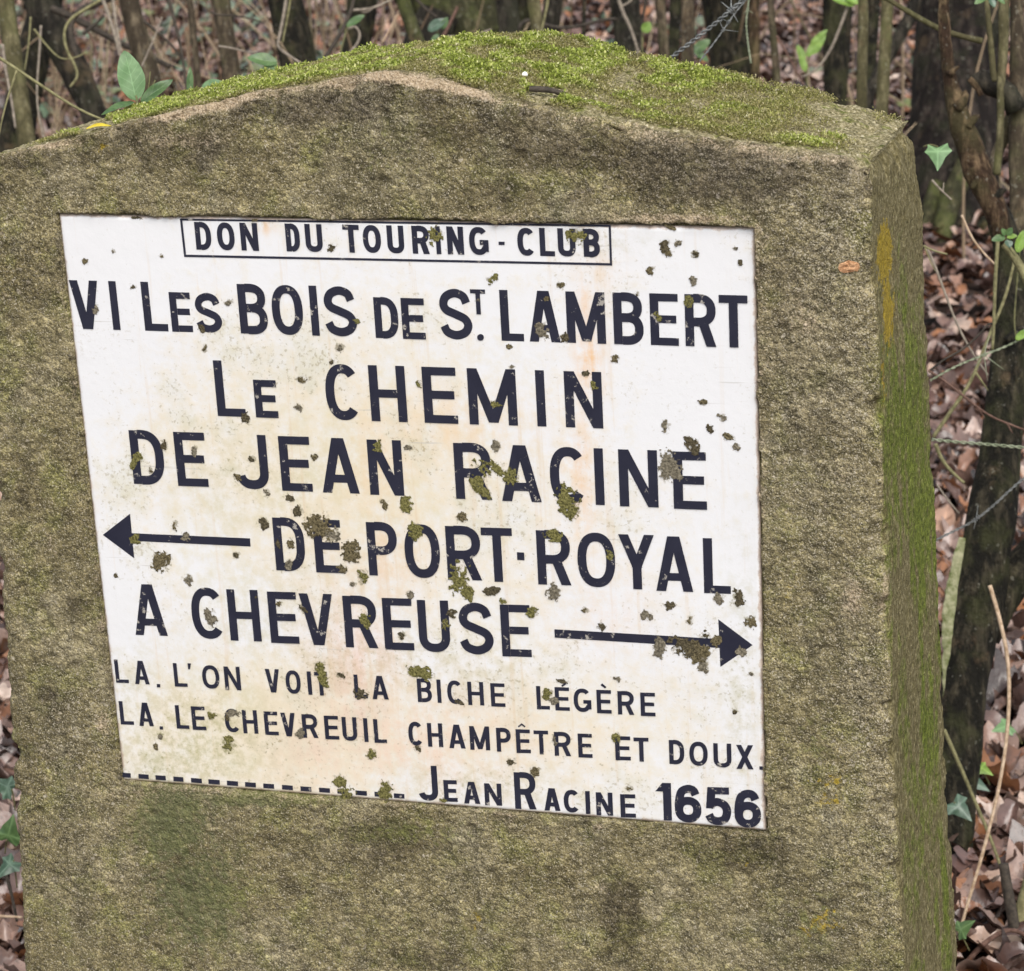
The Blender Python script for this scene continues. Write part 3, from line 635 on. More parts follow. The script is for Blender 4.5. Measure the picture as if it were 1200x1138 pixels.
l.px([(211, 256), (213.6, 256), (218.6, 301), (216, 301)]); l.px([(713.4, 263.3), (716, 263.3), (717.6, 311), (715, 311)])
l.build('thin rectangular frame round the top line', 'border')
l = Line()
B2_, T2_ = ((100, 385.5), (860, 407)), ((100, 328.5), (860, 345.8))
l.word(B2_, T2_, [('V', 84, 117), ('I', 130, 138.6), ('L', 167.5, 195), ('B', 280, 313), ('O', 319, 355), ('I', 364, 373), ('S', 380, 417.7), ('S', 515, 553), ('L', 586.5, 613), ('A', 619.5, 656), ('M', 664, 709.5), ('B', 719, 754), ('E', 762, 795), ('R', 803, 839), ('T', 843, 876.6)], 9.6)
l.word(((210, 388.8), (485, 397.3)), ((210, 342.3), (485, 349.3)), [('E', 200, 224.5), ('S', 229, 259.5), ('D', 439, 466.8), ('E', 471, 498)], 8.6)
l.word(((551, 368), (570, 368.5)), ((551, 338.7), (570, 339.2)), [('T', 551.7, 569.3)], 5.2)
c = (563.4, 395.2); l.px([(c[0]+4*math.cos(a), c[1]+4*math.sin(a)) for a in np.linspace(0, 2*math.pi, 14)[:-1]])
l.build('line reading VI LES BOIS DE ST LAMBERT')
l = Line()
l.word(((265, 487.8), (685, 501.3)), ((265, 422.4), (685, 435.3)), [('L', 252.5, 285.7), ('C', 381, 421.6), ('H', 433.5, 476), ('E', 496, 535.5), ('M', 549, 605.5), ('I', 628.5, 639), ('N', 662, 706)], 10.6)
l.word(((290, 488.6), (330, 490)), ((290, 444.3), (330, 445.8)), [('E', 298.5, 325)], 9.2)
l.build('line reading LE CHEMIN')
l = Line()
l.word(((170, 567.3), (808, 596.6)), ((170, 504.3), (808, 529.3)), [('D', 154, 192), ('E', 206, 242), ('J', 276, 314), ('E', 328.5, 364.6), ('A', 376, 419.5), ('N', 432, 472), ('R', 533, 575.5), ('A', 587, 633.5), ('C', 643.7, 687), ('I', 697, 707.7), ('N', 725.5, 771), ('E', 789, 828)], 10.7)
l.build('line reading DE JEAN RACINE')
l = Line(); l.px([(120.7, 626.7), (157.6, 654.3), (152.5, 602)]); l.px([(152.5, 624.6), (293.2, 630.8), (293.8, 640.3), (153.3, 633.6)]); l.build('arrow pointing left', 'arrow')
l = Line()
l.word(((340, 668.7), (840, 695.4)), ((340, 606.8), (840, 630.8)), [('D', 321.5, 357), ('E', 368.5, 400.5), ('P', 431, 466), ('O', 474.5, 515.6), ('R', 523.5, 563.5), ('T', 565, 601.3), ('R', 629.5, 668.5), ('O', 677, 721), ('Y', 725.7, 767.4), ('A', 768.4, 811.8), ('L', 824.5, 856)], 10.2)
l.px([(606, 647), (614.4, 647.4), (614.8, 656.4), (606.3, 656)])
l.build('line reading DE PORT-ROYAL')
l = Line()
l.word(((175, 744.5), (605, 769.4)), ((175, 684.6), (605, 708.6)), [('A', 156, 194), ('C', 224, 262.5), ('H', 268, 304.5), ('E', 315.5, 349), ('V', 352.4, 391.3), ('R', 403.4, 441.6), ('E', 449.5, 484), ('U', 490.5, 527), ('S', 538, 578), ('E', 587.5, 622)], 10.0)
l.build('line reading A CHEVREUSE')
l = Line(); l.px([(841.9, 725.7), (844.3, 781.4), (882.2, 755.8)]); l.px([(649.9, 737.3), (843, 748.6), (843.4, 759.2), (650.3, 747)]); l.build('arrow pointing right', 'arrow')
l = Line()
l.word(((140, 800), (760, 839)), ((140, 772.6), (760, 811.6)), [('L', 135, 150), ('A', 157.3, 174.3), ('L', 204, 219), ('O', 237.3, 257.3), ('N', 263.3, 282), ('V', 311.5, 328), ('O', 335, 352.4), ('I', 360.5, 365.3), ('T', 369, 384), ('L', 415.3, 430.5), ('A', 436, 455), ('B', 489.3, 506), ('I', 512.3, 517), ('C', 524, 542), ('H', 548.3, 567), ('E', 575.3, 592), ('L', 629, 644), ('E', 650.5, 667.5), ('G', 672.5, 693), ('E', 699.5, 716.6), ('R', 724, 743), ('E', 750.8, 768)], 4.9)
l.px([(184, 801.3), (188, 801.5), (188.2, 805.3), (184.2, 805.2)]); l.px([(220, 777), (224, 777.2), (223, 784), (220.8, 784)])
l.px([(658, 803), (662.5, 799.6), (664, 801.4), (659, 804.8)]); l.px([(704, 802.4), (706, 800.6), (711, 805), (709, 806.4)])
l.build('small line reading LA. L\'ON VOIT LA BICHE LEGERE with accents')
l = Line()
l.word(((147, 849), (873, 901)), ((147, 821.6), (873, 872.8)), [('L', 140.5, 156), ('A', 162.3, 179.3), ('L', 206.3, 221), ('E', 225, 241), ('C', 263.3, 281), ('H', 284.5, 302), ('E', 310, 326), ('V', 329.7, 346.5), ('R', 354.5, 372.5), ('E', 380.5, 397), ('U', 401.3, 418.5), ('I', 426.5, 431.3), ('L', 438.3, 453), ('C', 478.5, 495.7), ('H', 501.3, 519), ('A', 526, 545.2), ('M', 550.7, 574), ('P', 582, 599), ('E', 605, 621.7), ('T', 626, 643), ('R', 649.8, 669), ('E', 677.6, 694.2), ('E', 721.2, 739), ('T', 743, 760.5), ('D', 784.3, 802), ('O', 808, 829.5), ('U', 836.3, 857.3), ('X', 863, 883)], 5.1)
l.px([(187.4, 850.8), (191.2, 851), (191.4, 854.8), (187.6, 854.6)]); l.px([(890, 897.8), (894, 898), (894.2, 902), (890.2, 901.8)])
l.px([(607, 850.8), (611.5, 847.4), (616, 850.9), (615, 852.4), (611.5, 849.8), (608, 852.4)])
l.build('small line reading LA. LE CHEVREUIL CHAMPETRE ET DOUX. with accent')
l = Line()
for a, c in [(70, 100), (127, 163), (187, 223), (250, 285), (312, 350), (373, 413), (438, 477), (502, 540), (566, 604), (632, 670), (697, 735), (762, 800), (826, 864), (890, 930), (957, 994), (1025, 1062)]:
    X0, X1 = 120+a/3, 120+c/3; fy = lambda X: 908.3+(X-148)*(932.6-908.3)/320
    l.px([(X0, fy(X0)-2.7), (X1, fy(X1)-2.7), (X1+.3, fy(X1)+2.7), (X0+.3, fy(X0)+2.7)])
l.build('row of dashes along the bottom', 'dashes')
l = Line()
l.word(((500, 938), (615, 948)), ((500, 897), (615, 905)), [('J', 490, 513), ('R', 603, 628)], 7.3)
l.word(((528, 939.3), (735, 957.7)), ((528, 914), (735, 930.5)), [('E', 520.3, 536), ('A', 543.5, 562.5), ('N', 568, 588), ('A', 637.7, 656.5), ('C', 660.5, 679.3), ('I', 686.3, 691.8), ('N', 698.8, 718.3), ('E', 727.3, 745)], 5.6)
l.word(((780, 961.4), (875, 969.5)), ((780, 917.4), (875, 925)), [('1', 768.5, 787), ('6', 791, 822), ('5', 826, 857), ('6', 861, 892)], 9.6)
l.build('signature reading JEAN RACINE 1656')

# ---- moss patches growing on the sign
m_mossp = mat_plain('dry_olive_moss', (.032, .026, .014), (.20, .165, .092), 600, .95, .0007, .1)
m_mossd = mat_plain('grey_brown_crust', (.060, .052, .038), (.25, .22, .16), 500, .95, .0006, .1)
m_mossk = mat_plain('dark_crust', (.028, .024, .015), (.13, .108, .065), 600, .95, .0006, .1)
m_mossg = mat_plain('green_moss', (.040, .038, .013), (.235, .215, .080), 600, .95, .0007, .1)
for i, q in enumerate(SP):
    cx, cy, w, h = q[:4]; r = np.random.default_rng(100+i); k = .6/816; c0 = on_y([(cx, cy)], SY)[0]
    st = .00055; nxp, nzp = int(w*1.5*k/st)+3, int(h*1.5*k/st)+3
    X, Z = np.meshgrid((np.arange(nxp)-(nxp-1)/2)*st, (np.arange(nzp)-(nzp-1)/2)*st, indexing='ij')
    a_ = r.normal(0, .35); e = ((X*math.cos(a_)+Z*math.sin(a_))/(w/2*k))**2+((-X*math.sin(a_)+Z*math.cos(a_))/(h/2*k))**2
    N3 = np.stack([X.ravel()+c0[0], np.full(X.size, .01*i), Z.ravel()+c0[2]], -1)
    fld = 1.08-e+(2.4*(fbm(N3*120, 3, 7)-.5)+2.6*(fbm(N3*400, 2, 9)-.5)).reshape(X.shape)
    live = (fld > .05); cells = live[:-1, :-1] & live[1:, :-1] & live[1:, 1:] & live[:-1, 1:]
    if cells.sum() < 4: cells = (e < .6)[:-1, :-1]
    top_ = np.clip(fld, 0, .6)*min(w, h)*k*.030+.0001+(np.clip(fld, 0, .6)*.0010*(fbm(N3*700, 2, 15).reshape(X.shape)-.35))
    Y = SY-.0004-np.maximum(top_, 0)
    Y = np.where(live, Y, SY-.0002)
    idx = np.arange(X.size).reshape(X.shape); fq = np.stack([idx[:-1, :-1], idx[1:, :-1], idx[1:, 1:], idx[:-1, 1:]], -1)[cells]
    us, iv = np.unique(fq, return_inverse=True)
    vv = np.stack([X.ravel()+c0[0], Y.ravel(), Z.ravel()+c0[2]], -1)[us]+r.normal(0, .00012, (len(us), 3))
    link('moss_patch', mesh('moss_patch', vv-ML, iv.reshape(-1, 4)), m_mossg if len(q) > 4 else (m_mossp, m_mossd, m_mossk)[i % 3], panel)

# ------------------------------------------------------------------ moss carpet on the top (stuff)
def top_points(n, seed):
    r = np.random.default_rng(seed); sv = r.uniform(.06, .995, n); dv = r.uniform(.02, 1.0, n)
    P = wall(sv, dv, 1+0*sv); P[:, 2] += .001
    return P, r
def carpet(n, seed):
    P, r = top_points(n, seed); q = proj(P)
    nz_ = fbm(P*30, 3, 61); nz2 = fbm(P*9, 3, 63); yv = P[:, 1]
    dens = np.where(P[:, 0] < .36, .80-1.6*np.clip(.10-P[:, 0], 0, 1), .80-2.3*(P[:, 0]-.36)) + blobs([(800, 95, 60, 22, .5), (960, 165, 45, 12, .55), (640, 70, 90, 30, .35), (870, 130, 60, 25, .15), (560, 60, 80, 20, .2), (720, 120, 80, 20, .2)], q)
    dens = np.clip(dens, .10, 1.15)
    dens = dens*smooth(.004, .03, yv+.02*(nz_-.5)) + .0
    prob = smooth(.30, .74, nz_*.6+nz2*.4 + (dens-.55)*.5)
    bare_ = ((q[:, 0]-114)/24)**2+((q[:, 1]-150)/11)**2 < 1; bare_ |= ((q[:, 0]-640)/25)**2+((q[:, 1]-111)/9)**2 < 1   # under the leaf and the twig bit
    keep = (r.random(n) < prob) & ~bare_; P = P[keep]; n = len(P); nz_ = nz_[keep]; dn = dens[keep]
    lush = smooth(.36, .62, nz_*.6+.4*vnoise(P*80, 77))*np.clip(dn*1.15, 0, 1)*r.uniform(.6, 1.25, n)
    P[:, 2] += r.uniform(-.001, .0015, n) + (.002+.004*smooth(.45, .7, vnoise(P*60, 91)))*lush*r.random(n)**.7
    L = r.uniform(.0010, .0026, n)*(.75+.45*lush); az = r.uniform(0, 2*np.pi, n); el = r.uniform(-.1, 1.25, n)
    d = np.stack([np.cos(az)*np.cos(el), np.sin(az)*np.cos(el), np.sin(el)], -1); sd_ = np.stack([-np.sin(az), np.cos(az), r.normal(0, .4, n)], -1)
    wd = (L*r.uniform(.22, .42, n))[:, None]
    Vv = np.stack([P-d*L[:, None]*.2, P+d*L[:, None]*.4+sd_*wd, P+d*L[:, None], P+d*L[:, None]*.4-sd_*wd], 1)
    return Vv.reshape(-1, 3), np.arange(4*n).reshape(n, 4), np.repeat(lush, 4)
Vc, Fc_, lush = carpet(640000, 5)
m_moss, nt, p = newmat('cushion_moss'); b = NB(nt)
c = b.mix(b.step(b.attr('lush'), .2, .75), b.ramp(b.rnd(), [(0, (.11, .105, .026)), (.4, (.27, .26, .075)), (.75, (.37, .325, .13)), (.93, (.50, .43, .25)), (1, (.66, .61, .45))]), b.ramp(b.rnd(), [(0, (.11, .135, .020)), (.35, (.27, .33, .050)), (.7, (.43, .49, .095)), (.88, (.58, .59, .20)), (1, (.70, .67, .40))]))
nt.links.new(c, p.inputs['Base Color']); p.inputs['Roughness'].default_value = .7
t_ = b.node('ShaderNodeBsdfTranslucent', {'Color': c}); mx = b.node('ShaderNodeMixShader', {0: .35})
nt.links.new(p.outputs[0], mx.inputs[1]); nt.links.new(t_.outputs[0], mx.inputs[2]); nt.links.new(mx.outputs[0], nt.nodes['Material Output'].inputs[0])
tag(link('moss_carpet', mesh('moss_carpet', Vc, Fc_, False, {'lush': lush}), m_moss), 'bright green moss spreading over the gabled top of the marker', 'moss', kind='stuff')

# ------------------------------------------------------------------ tubes, trees, twigs
def resample(P, R, n):
    P = np.asarray(P, float); R = np.asarray(R, float)
    Pc = np.c_[P, R]
    for _ in range(3 if len(P) > 2 else 0):               # corner cutting keeps uneven spacing free of loops
        q = np.empty((2*(len(Pc)-1), 4)); q[0::2] = .75*Pc[:-1]+.25*Pc[1:]; q[1::2] = .25*Pc[:-1]+.75*Pc[1:]
        Pc = np.vstack([Pc[:1], q, Pc[-1:]])
    Rc = Pc[:, 3]; Pc = Pc[:, :3]
    L = np.concatenate([[0], np.cumsum(np.linalg.norm(np.diff(Pc, axis=0), axis=1))]); u = np.linspace(0, L[-1], n)
    return np.stack([np.interp(u, L, Pc[:, k]) for k in range(3)], -1), np.interp(u, L, Rc)
def tube(P, R, ns=12, n=None, rough=.0, seed=0, nf=6.):
    P = np.asarray(P, float); Ltot = np.linalg.norm(np.diff(P, axis=0), axis=1).sum()
    n = n or int(np.clip(Ltot/max(np.mean(R)*.8, .004), 6, 160))
    P, R = resample(P, R, n)
    T = np.gradient(P, axis=0); T /= np.linalg.norm(T, axis=1)[:, None]+1e-12
    ref = np.array([.31, .17, .93]) if abs(T[0][2]) < .8 else np.array([.93, .3, .1])
    U = np.cross(T, ref); U /= np.linalg.norm(U, axis=1)[:, None]; Wv = np.cross(T, U)
    th = np.linspace(0, 2*np.pi, ns, endpoint=False)
    ring = U[:, None]*np.cos(th)[None, :, None]+Wv[:, None]*np.sin(th)[None, :, None]
    r = np.repeat(R[:, None], ns, 1)
    if rough:
        q = (P[:, None]+ring*r[..., None]).reshape(-1, 3)
        r = r*(1+rough*2*(fbm(q*nf/np.mean(R)*.05, 3, seed)-.5).reshape(r.shape)+rough*.8*(fbm(q*nf/np.mean(R)*.2, 2, seed+5)-.5).reshape(r.shape))
    Vv = (P[:, None]+ring*r[..., None]).reshape(-1, 3)
    i = np.arange(n*ns).reshape(n, ns); j_ = np.roll(i, -1, 1)
    f = np.stack([i[:-1], j_[:-1], j_[1:], i[1:]], -1).reshape(-1, 4)
    return Vv, [*f.tolist(), i[0, ::-1].tolist(), i[-1].tolist()]
class Acc:
    def __init__(s): s.V = []; s.F = []; s.n = 0
    def add(s, V, F):
        s.V.append(V); s.F += [[a+s.n for a in f] for f in F]; s.n += len(V)
    def build(s, name, mat, parent=None, off=(0, 0, 0), sm=True):
        return link(name, mesh(name, np.concatenate(s.V)-np.asarray(off), s.F, sm), mat, parent)

BK = {
 'dark': mat_bark('dark_wet_bark', (.014, .012, .009), (.068, .058, .042), .4, 1., (.040, .042, .022)),
 'black': mat_bark('black_wet_bark', (.010, .009, .006), (.062, .052, .033), .5, 1.3, (.055, .058, .022), .012),
 'olive': mat_bark('olive_sapling_bark', (.075, .066, .032), (.175, .155, .085), .4, 1.2, (.12, .125, .045), .003),
 'brown': mat_bark('brown_stem_bark', (.045, .034, .022), (.15, .12, .078), .4, 1.2, (.085, .085, .035), .003),
 'mossy': mat_bark('mossy_bark', (.030, .030, .014), (.105, .095, .050), .7, 1., (.085, .095, .030)),
 'big': mat_bark('old_trunk_bark', (.012, .009, .008), (.060, .047, .038), .4, .8, (.030, .036, .016), .014),
 'peel': mat_bark('peeling_bark', (.032, .018, .010), (.17, .115, .065), .35, 1.3, (.09, .085, .035), .009),
}
def extend(pts, d, gdown=True, up=2.2):
    """pts: (px, py, width px) from top to bottom at depth d; returns 3-D points and radii, from the ground to above the frame"""
    W3 = [at(a, c, d if len(q) == 0 else q[0]) for a, c, w, *q in pts]; R = [w/2/F*d for _, _, w, *q in pts]
    W3, R = W3[::-1], R[::-1]
    if gdown:
        b0 = W3[0]; dirv = W3[0]-W3[1]; dirv /= np.linalg.norm(dirv)
        if dirv[2] > -.35: dirv = np.array([dirv[0]*.5, dirv[1]*.5, -.8]); dirv /= np.linalg.norm(dirv)
        k = (b0[2]-(GZ-.08))/-dirv[2]
        if k > .03:
            dirv = dirv*np.array([.6, .6, 1.]); k = (b0[2]-(GZ-.08))/-dirv[2]
            W3 = [b0+dirv*k, b0+dirv*k*.5]+W3; R = [R[0]*1.35, R[0]*1.1]+R
    if up:
        t0 = W3[-1]; dirv = W3[-1]-W3[-2]; dirv /= np.linalg.norm(dirv); dirv = dirv*.6+np.array([0, 0, .5]); dirv /= np.linalg.norm(dirv)
        W3 += [t0+dirv*up*.5, t0+dirv*up+np.array([.05, .03, 0])]; R += [R[-1]*.8, R[-1]*.5]
    return np.array(W3), np.array(R)
def tree(name, label, cat, pts, d, bark, group=None, up=2.2, limbs=2, seed=0, rough=.10, ns=14):
    P, R = extend(pts, d, True, up); base = P[0].copy(); base[2] = GZ
    root = empty(name, base); tag(root, label, cat, group)
    a = Acc(); a.add(*tube(P, R, ns, None, rough, seed)); a.build('trunk', BK[bark], root, base)
    r = np.random.default_rng(seed+900)
    for k in range(limbs):
        f = r.uniform(.25, .9); t0 = P[-3]*(1-f)+P[-1]*f; rad = R[-1]*.8
        az = r.uniform(0, 6.28); q = [t0, t0+np.array([math.cos(az)*.25, math.sin(az)*.25, .35]), t0+np.array([math.cos(az)*.5, math.sin(az)*.45, .85])]
        a = Acc(); a.add(*tube(q, [rad, rad*.7, rad*.3], 8)); a.build('branch', BK[bark], root, base)
    return root
G = 'saplings and trunks standing behind the marker'
T = [
 ('sapling', 'pale olive sapling leaning at the left edge, in front of a dark trunk', 'sapling', [(6, 0, 20), (14, 60, 22), (24, 120, 21), (32, 165, 21)], 4.6, 'olive'),
 ('tree', 'black trunk low at the left edge behind the pale olive sapling', 'tree', [(62, -20, 34), (38, 60, 40), (26, 120, 42), (14, 175, 44)], 6.4, 'black'),
 ('tree', 'thick dark trunk leaning right towards the green seedling', 'tree', [(40, -10, 40), (65, 40, 38), (92, 90, 34), (112, 135, 30)], 5.6, 'dark'),
 ('sapling', 'brown mossy stem behind the tall green seedling leaf', 'sapling', [(150, 0, 24), (161, 40, 25), (173, 80, 25), (182, 120, 24)], 5.2, 'brown'),
 ('sapling', 'thin brown stem just right of the green seedling', 'sapling', [(222, 0, 7), (228, 50, 8), (233, 110, 8)], 5.0, 'brown'),
 ('sapling', 'straight olive brown sapling with a lit left side, between two thin stems', 'sapling', [(258, -5, 22), (265, 40, 21), (272, 100, 20)], 5.4, 'brown'),
 ('tree', 'broad blackish trunk crossed by pale twigs, left of the crest', 'tree', [(333, 0, 40), (343, 35, 42), (352, 90, 44)], 6.6, 'black'),
 ('tree', 'black trunk behind a small bright green leaf', 'tree', [(426, 0, 36), (419, 40, 35), (413, 90, 34)], 7.0, 'black'),
 ('sapling', 'olive mossy stem leaning left, between black trunk and log', 'sapling', [(471, 0, 17), (482, 30, 17), (494, 62, 17)], 5.6, 'mossy'),
 ('tree', 'dark grey green trunk just behind the highest point of the moss', 'tree', [(592, -10, 26), (597, 25, 26), (600, 70, 27)], 6.2, 'dark'),
 ('tree', 'slim blackish trunk left of the yellow olive pole', 'tree', [(612, -10, 24), (612, 60, 24)], 7.2, 'black'),
 ('sapling', 'yellow olive pole rising behind the peak of the marker', 'sapling', [(624, -5, 16), (628, 20, 15), (631, 50, 14)], 5.0, 'olive'),
 ('tree', 'dark trunk just right of the yellow olive pole', 'tree', [(650, -10, 24), (646, 20, 22), (642, 60, 24)], 6.9, 'dark'),
 ('sapling', 'very thin dark stem before bright pink leaves', 'sapling', [(685, -5, 5), (684, 25, 5), (684, 60, 5)], 5.8, 'black'),
 ('tree', 'dark olive trunk with a pale vine running down it', 'tree', [(731, -8, 36), (735, 25, 35), (740, 75, 34)], 6.8, 'dark'),
 ('sapling', 'brown olive stem, left of a black stem and a square pole', 'sapling', [(773, -5, 12), (776, 30, 12), (779, 80, 13)], 5.3, 'brown'),
 ('tree', 'narrow black stem between two olive stems', 'tree', [(793, -8, 15), (791, 30, 14), (788, 85, 13)], 6.6, 'black'),
 ('sapling', 'straight olive stem beside the twisted barbed wire', 'sapling', [(806, -6, 16), (806, 30, 16), (805, 85, 16)], 5.0, 'brown'),
 ('tree', 'broad black trunk behind the twisted barbed wire', 'tree', [(850, -10, 62), (856, 30, 58), (860, 95, 52)], 7.4, 'black'),
 ('tree', 'reddish brown narrow trunk against the broad black one', 'tree', [(883, -10, 13), (884, 30, 13), (885, 85, 12)], 6.6, 'peel'),
 ('sapling', 'thin brown stem alone before the red leaves', 'sapling', [(902, -5, 8), (906, 40, 9), (911, 100, 9)], 5.3, 'brown'),
 ('tree', 'black ragged trunk left of the two olive poles', 'tree', [(982, -10, 40), (981, 40, 32), (979, 110, 26)], 7.0, 'black'),
 ('sapling', 'straight pale olive pole, left one of the pair by the right shoulder', 'sapling', [(1012, -6, 12), (1011, 50, 12.5), (1009, 130, 13)], 4.6, 'olive'),
 ('tree', 'blue black stem between the two olive poles', 'tree', [(1025, -10, 16), (1021, 50, 15), (1017, 120, 14)], 6.2, 'black'),
 ('sapling', 'pale olive pole with a slight lean, right one of the pair by the right shoulder', 'sapling', [(1040, -6, 14), (1038, 50, 14.5), (1032, 140, 15)], 4.5, 'olive'),
 ('tree', 'dark stem slanting behind the right olive pole', 'tree', [(1076, 5, 16), (1055, 40, 16), (1030, 85, 15), (1012, 120, 14)], 6.0, 'dark'),
]
for i, (nm, lb, ct, pts, d, bk) in enumerate(T): tree(nm, lb, ct, pts, d, bk, G, seed=i*7+1, rough=.16 if bk in ('dark', 'black') else .10)
# old trunk with its foot in the leaves
P = [at(1128, -60, 7.4), at(1122, 60, 7.4), at(1118, 160, 7.4), at(1114, 240, 7.4), at(1110, 292, 7.4), at(1108, 335, 7.4)]
R = np.array([104, 106, 112, 120, 134, 165])/2/F*7.4
base = P[-1].copy(); base[2] = GZ
tr = empty('tree', base); tag(tr, 'old broad grey brown trunk with ivy and roots, right of the marker', 'tree', G)
a = Acc(); a.add(*tube([P[0]+np.array([.05, .05, 1.6])]+P, np.concatenate([[R[0]*.9], R]), 28, 120, .13, 77)); a.build('trunk', BK['big'], tr, base)
for q in ([(1100, 215, 20), (1085, 262, 22), (1070, 300, 24), (1052, 322, 20)], [(1140, 180, 30), (1125, 210, 26), (1108, 250, 24), (1100, 300, 26)], [(1160, 262, 30), (1178, 300, 26), (1196, 322, 20)]):
    W3 = [at(q_[0], q_[1], 7.28-.03*k) for k, q_ in enumerate(q)]
    a = Acc(); a.add(*tube(W3, [q_[2]/2/F*7.3 for q_ in q], 12, 30, .15, 5)); a.build('root', BK['mossy'], tr, base)
# bulky mossy log behind the crest
a = Acc(); W3 = [at(470, -40, 7.2), at(520, 10, 7.2), at(552, 35, 7.2), at(575, 75, 7.2), at(588, 200, 7.2)]
lb = W3[-1].copy(); lb[2] = GZ
W3.append(lb-np.array([0, 0, .1]))
lg = empty('tree', lb); tag(lg, 'thick mossy bent trunk behind the crest, a green leaf before it', 'tree', G)
a.add(*tube([W3[0]+np.array([-.2, 0, .5])]+W3, [.05, .07, .085, .09, .10, .13, .16], 18, 90, .15, 8)); a.build('trunk', BK['mossy'], lg, lb)
a = Acc(); a.add(*tube([at(583, 40, 7.15), at(570, 10, 7.15), at(566, -20, 7.15), at(560, -160, 7.2)], [.045, .035, .03, .02], 12, 40, .1, 9)); a.build('branch', BK['mossy'], lg, lb)
a = Acc(); a.add(*tube([at(515, 15, 7.1), at(500, 50, 7.1), at(492, 120, 7.1), np.array([*at(490, 120, 7.1)[:2], GZ-.05])], [.05, .06, .07, .08], 12, 40, .1, 9)); a.build('branch', BK['dark'], lg, lb)

# shrub right of the marker: one bent stem with forks
dS = 3.6
def pxpath(q, d): return [at(a_[0], a_[1], d+(a_[3] if len(a_) > 3 else 0)) for a_ in q], [a_[2]/2/F*d for a_ in q]
sb = on_ground(1105, 1050); sb[2] = GZ
sh = empty('shrub', sb); tag(sh, 'dark bent shrub trunk beside the marker, with peeling upper stem', 'shrub')
def part(name, q, d, bark, root, off, ns=14, rough=.1, seed=0):
    Pq, Rq = pxpath(q, d); a = Acc(); a.add(*tube(Pq, Rq, ns, None, rough, seed)); return a.build(name, BK[bark], root, off)
part('trunk', [(1098, 1075, 76), (1112, 940, 66), (1124, 840, 54), (1140, 740, 58), (1156, 640, 56), (1170, 550, 50), (1180, 460, 46), (1186, 380, 42), (1186, 320, 38), (1176, 265, 32), (1158, 225, 24), (1148, 205, 10)], dS, 'black', sh, sb, 24, .2, 3)
part('stem', [(1178, 285, 20), (1168, 248, 28), (1156, 222, 32), (1140, 180, 34), (1124, 140, 30), (1114, 100, 18), (1108, 55, 14), (1105, -10, 13), (1102, -200, 10)], dS-.02, 'peel', sh, sb, 16, .26, 4)
part('branch', [(1150, 745, 46), (1172, 700, 44), (1205, 655, 42), (1260, 600, 36)], dS+.02, 'black', sh, sb, 14, .1, 5)
part('branch', [(1215, 500, 26), (1202, 400, 24), (1196, 300, 22), (1192, 200, 20), (1193, 120, 20), (1192, 0, 16), (1190, -150, 12)], dS+.1, 'brown', sh, sb, 14, .14, 6)
part('branch', [(1192, 130, 26), (1180, 105, 24), (1163, 102, 26), (1150, 92, 22), (1146, 84, 12)], dS+.08, 'dark', sh, sb, 12, .2, 7)
part('branch', [(1172, 104, 10), (1176, 60, 12), (1176, 20, 13), (1178, -60, 11)], dS+.07, 'olive', sh, sb, 12, .1, 8)
part('branch', [(1165, 96, 8), (1160, 40, 7), (1156, 0, 6), (1150, -60, 5)], dS+.07, 'olive', sh, sb, 10, .1, 9)
part('branch', [(1168, 205, 10), (1173, 150, 9), (1172, 90, 8)], dS+.05, 'olive', sh, sb, 10, .1, 10)
part('branch', [(1151, 48, 8), (1128, 43, 7), (1100, 34, 7), (1075, 20, 6.5), (1042, 0, 6), (1000, -22, 5)], dS+.05, 'olive', sh, sb, 10, .12, 11)
part('branch', [(1155, 225, 12), (1165, 190, 14), (1176, 160, 16), (1190, 130, 18)], dS+.12, 'brown', sh, sb, 10, .1, 12)
part('branch', [(1150, 112, 7), (1142, 98, 8), (1136, 92, 6)], dS+.05, 'peel', sh, sb, 8, .2, 13)
for q_, bk_ in (([(1120, 128, 16), (1128, 120, 13), (1132, 112, 9), (1131, 106, 4)], 'peel'), ([(1133, 150, 12), (1142, 138, 9), (1148, 136, 4)], 'peel'), ([(1164, 232, 12), (1174, 224, 9), (1179, 222, 4)], 'black'), ([(1150, 205, 14), (1144, 212, 10), (1139, 222, 5)], 'peel'), ([(1180, 400, 14), (1196, 386, 9), (1202, 384, 5)], 'black'), ([(1112, 88, 9), (1120, 80, 6), (1124, 78, 3)], 'peel')):
    part('stub', q_, dS-.03, bk_, sh, sb, 9, .35, int(q_[0][0]))
m_cut = mat_plain('lichen_wood', (.10, .12, .035), (.36, .35, .22), 110, .9, .002)
Pq, Rq = pxpath([(1128, 630, 6), (1122, 665, 16), (1118, 710, 22), (1114, 760, 20), (1110, 830, 8)], dS-.012); dv_, df_ = tube(Pq, Rq, 20, 80, .45, 3); pc_ = np.mean(Pq, 0); dv_ = dv_-((dv_-pc_)@FW)[:, None]*FW*.72; a = Acc(); a.add(dv_, df_); tag(a.build('dead_wood', m_cut, sh, sb), 'pale greenish bare wood on the left of the stem')

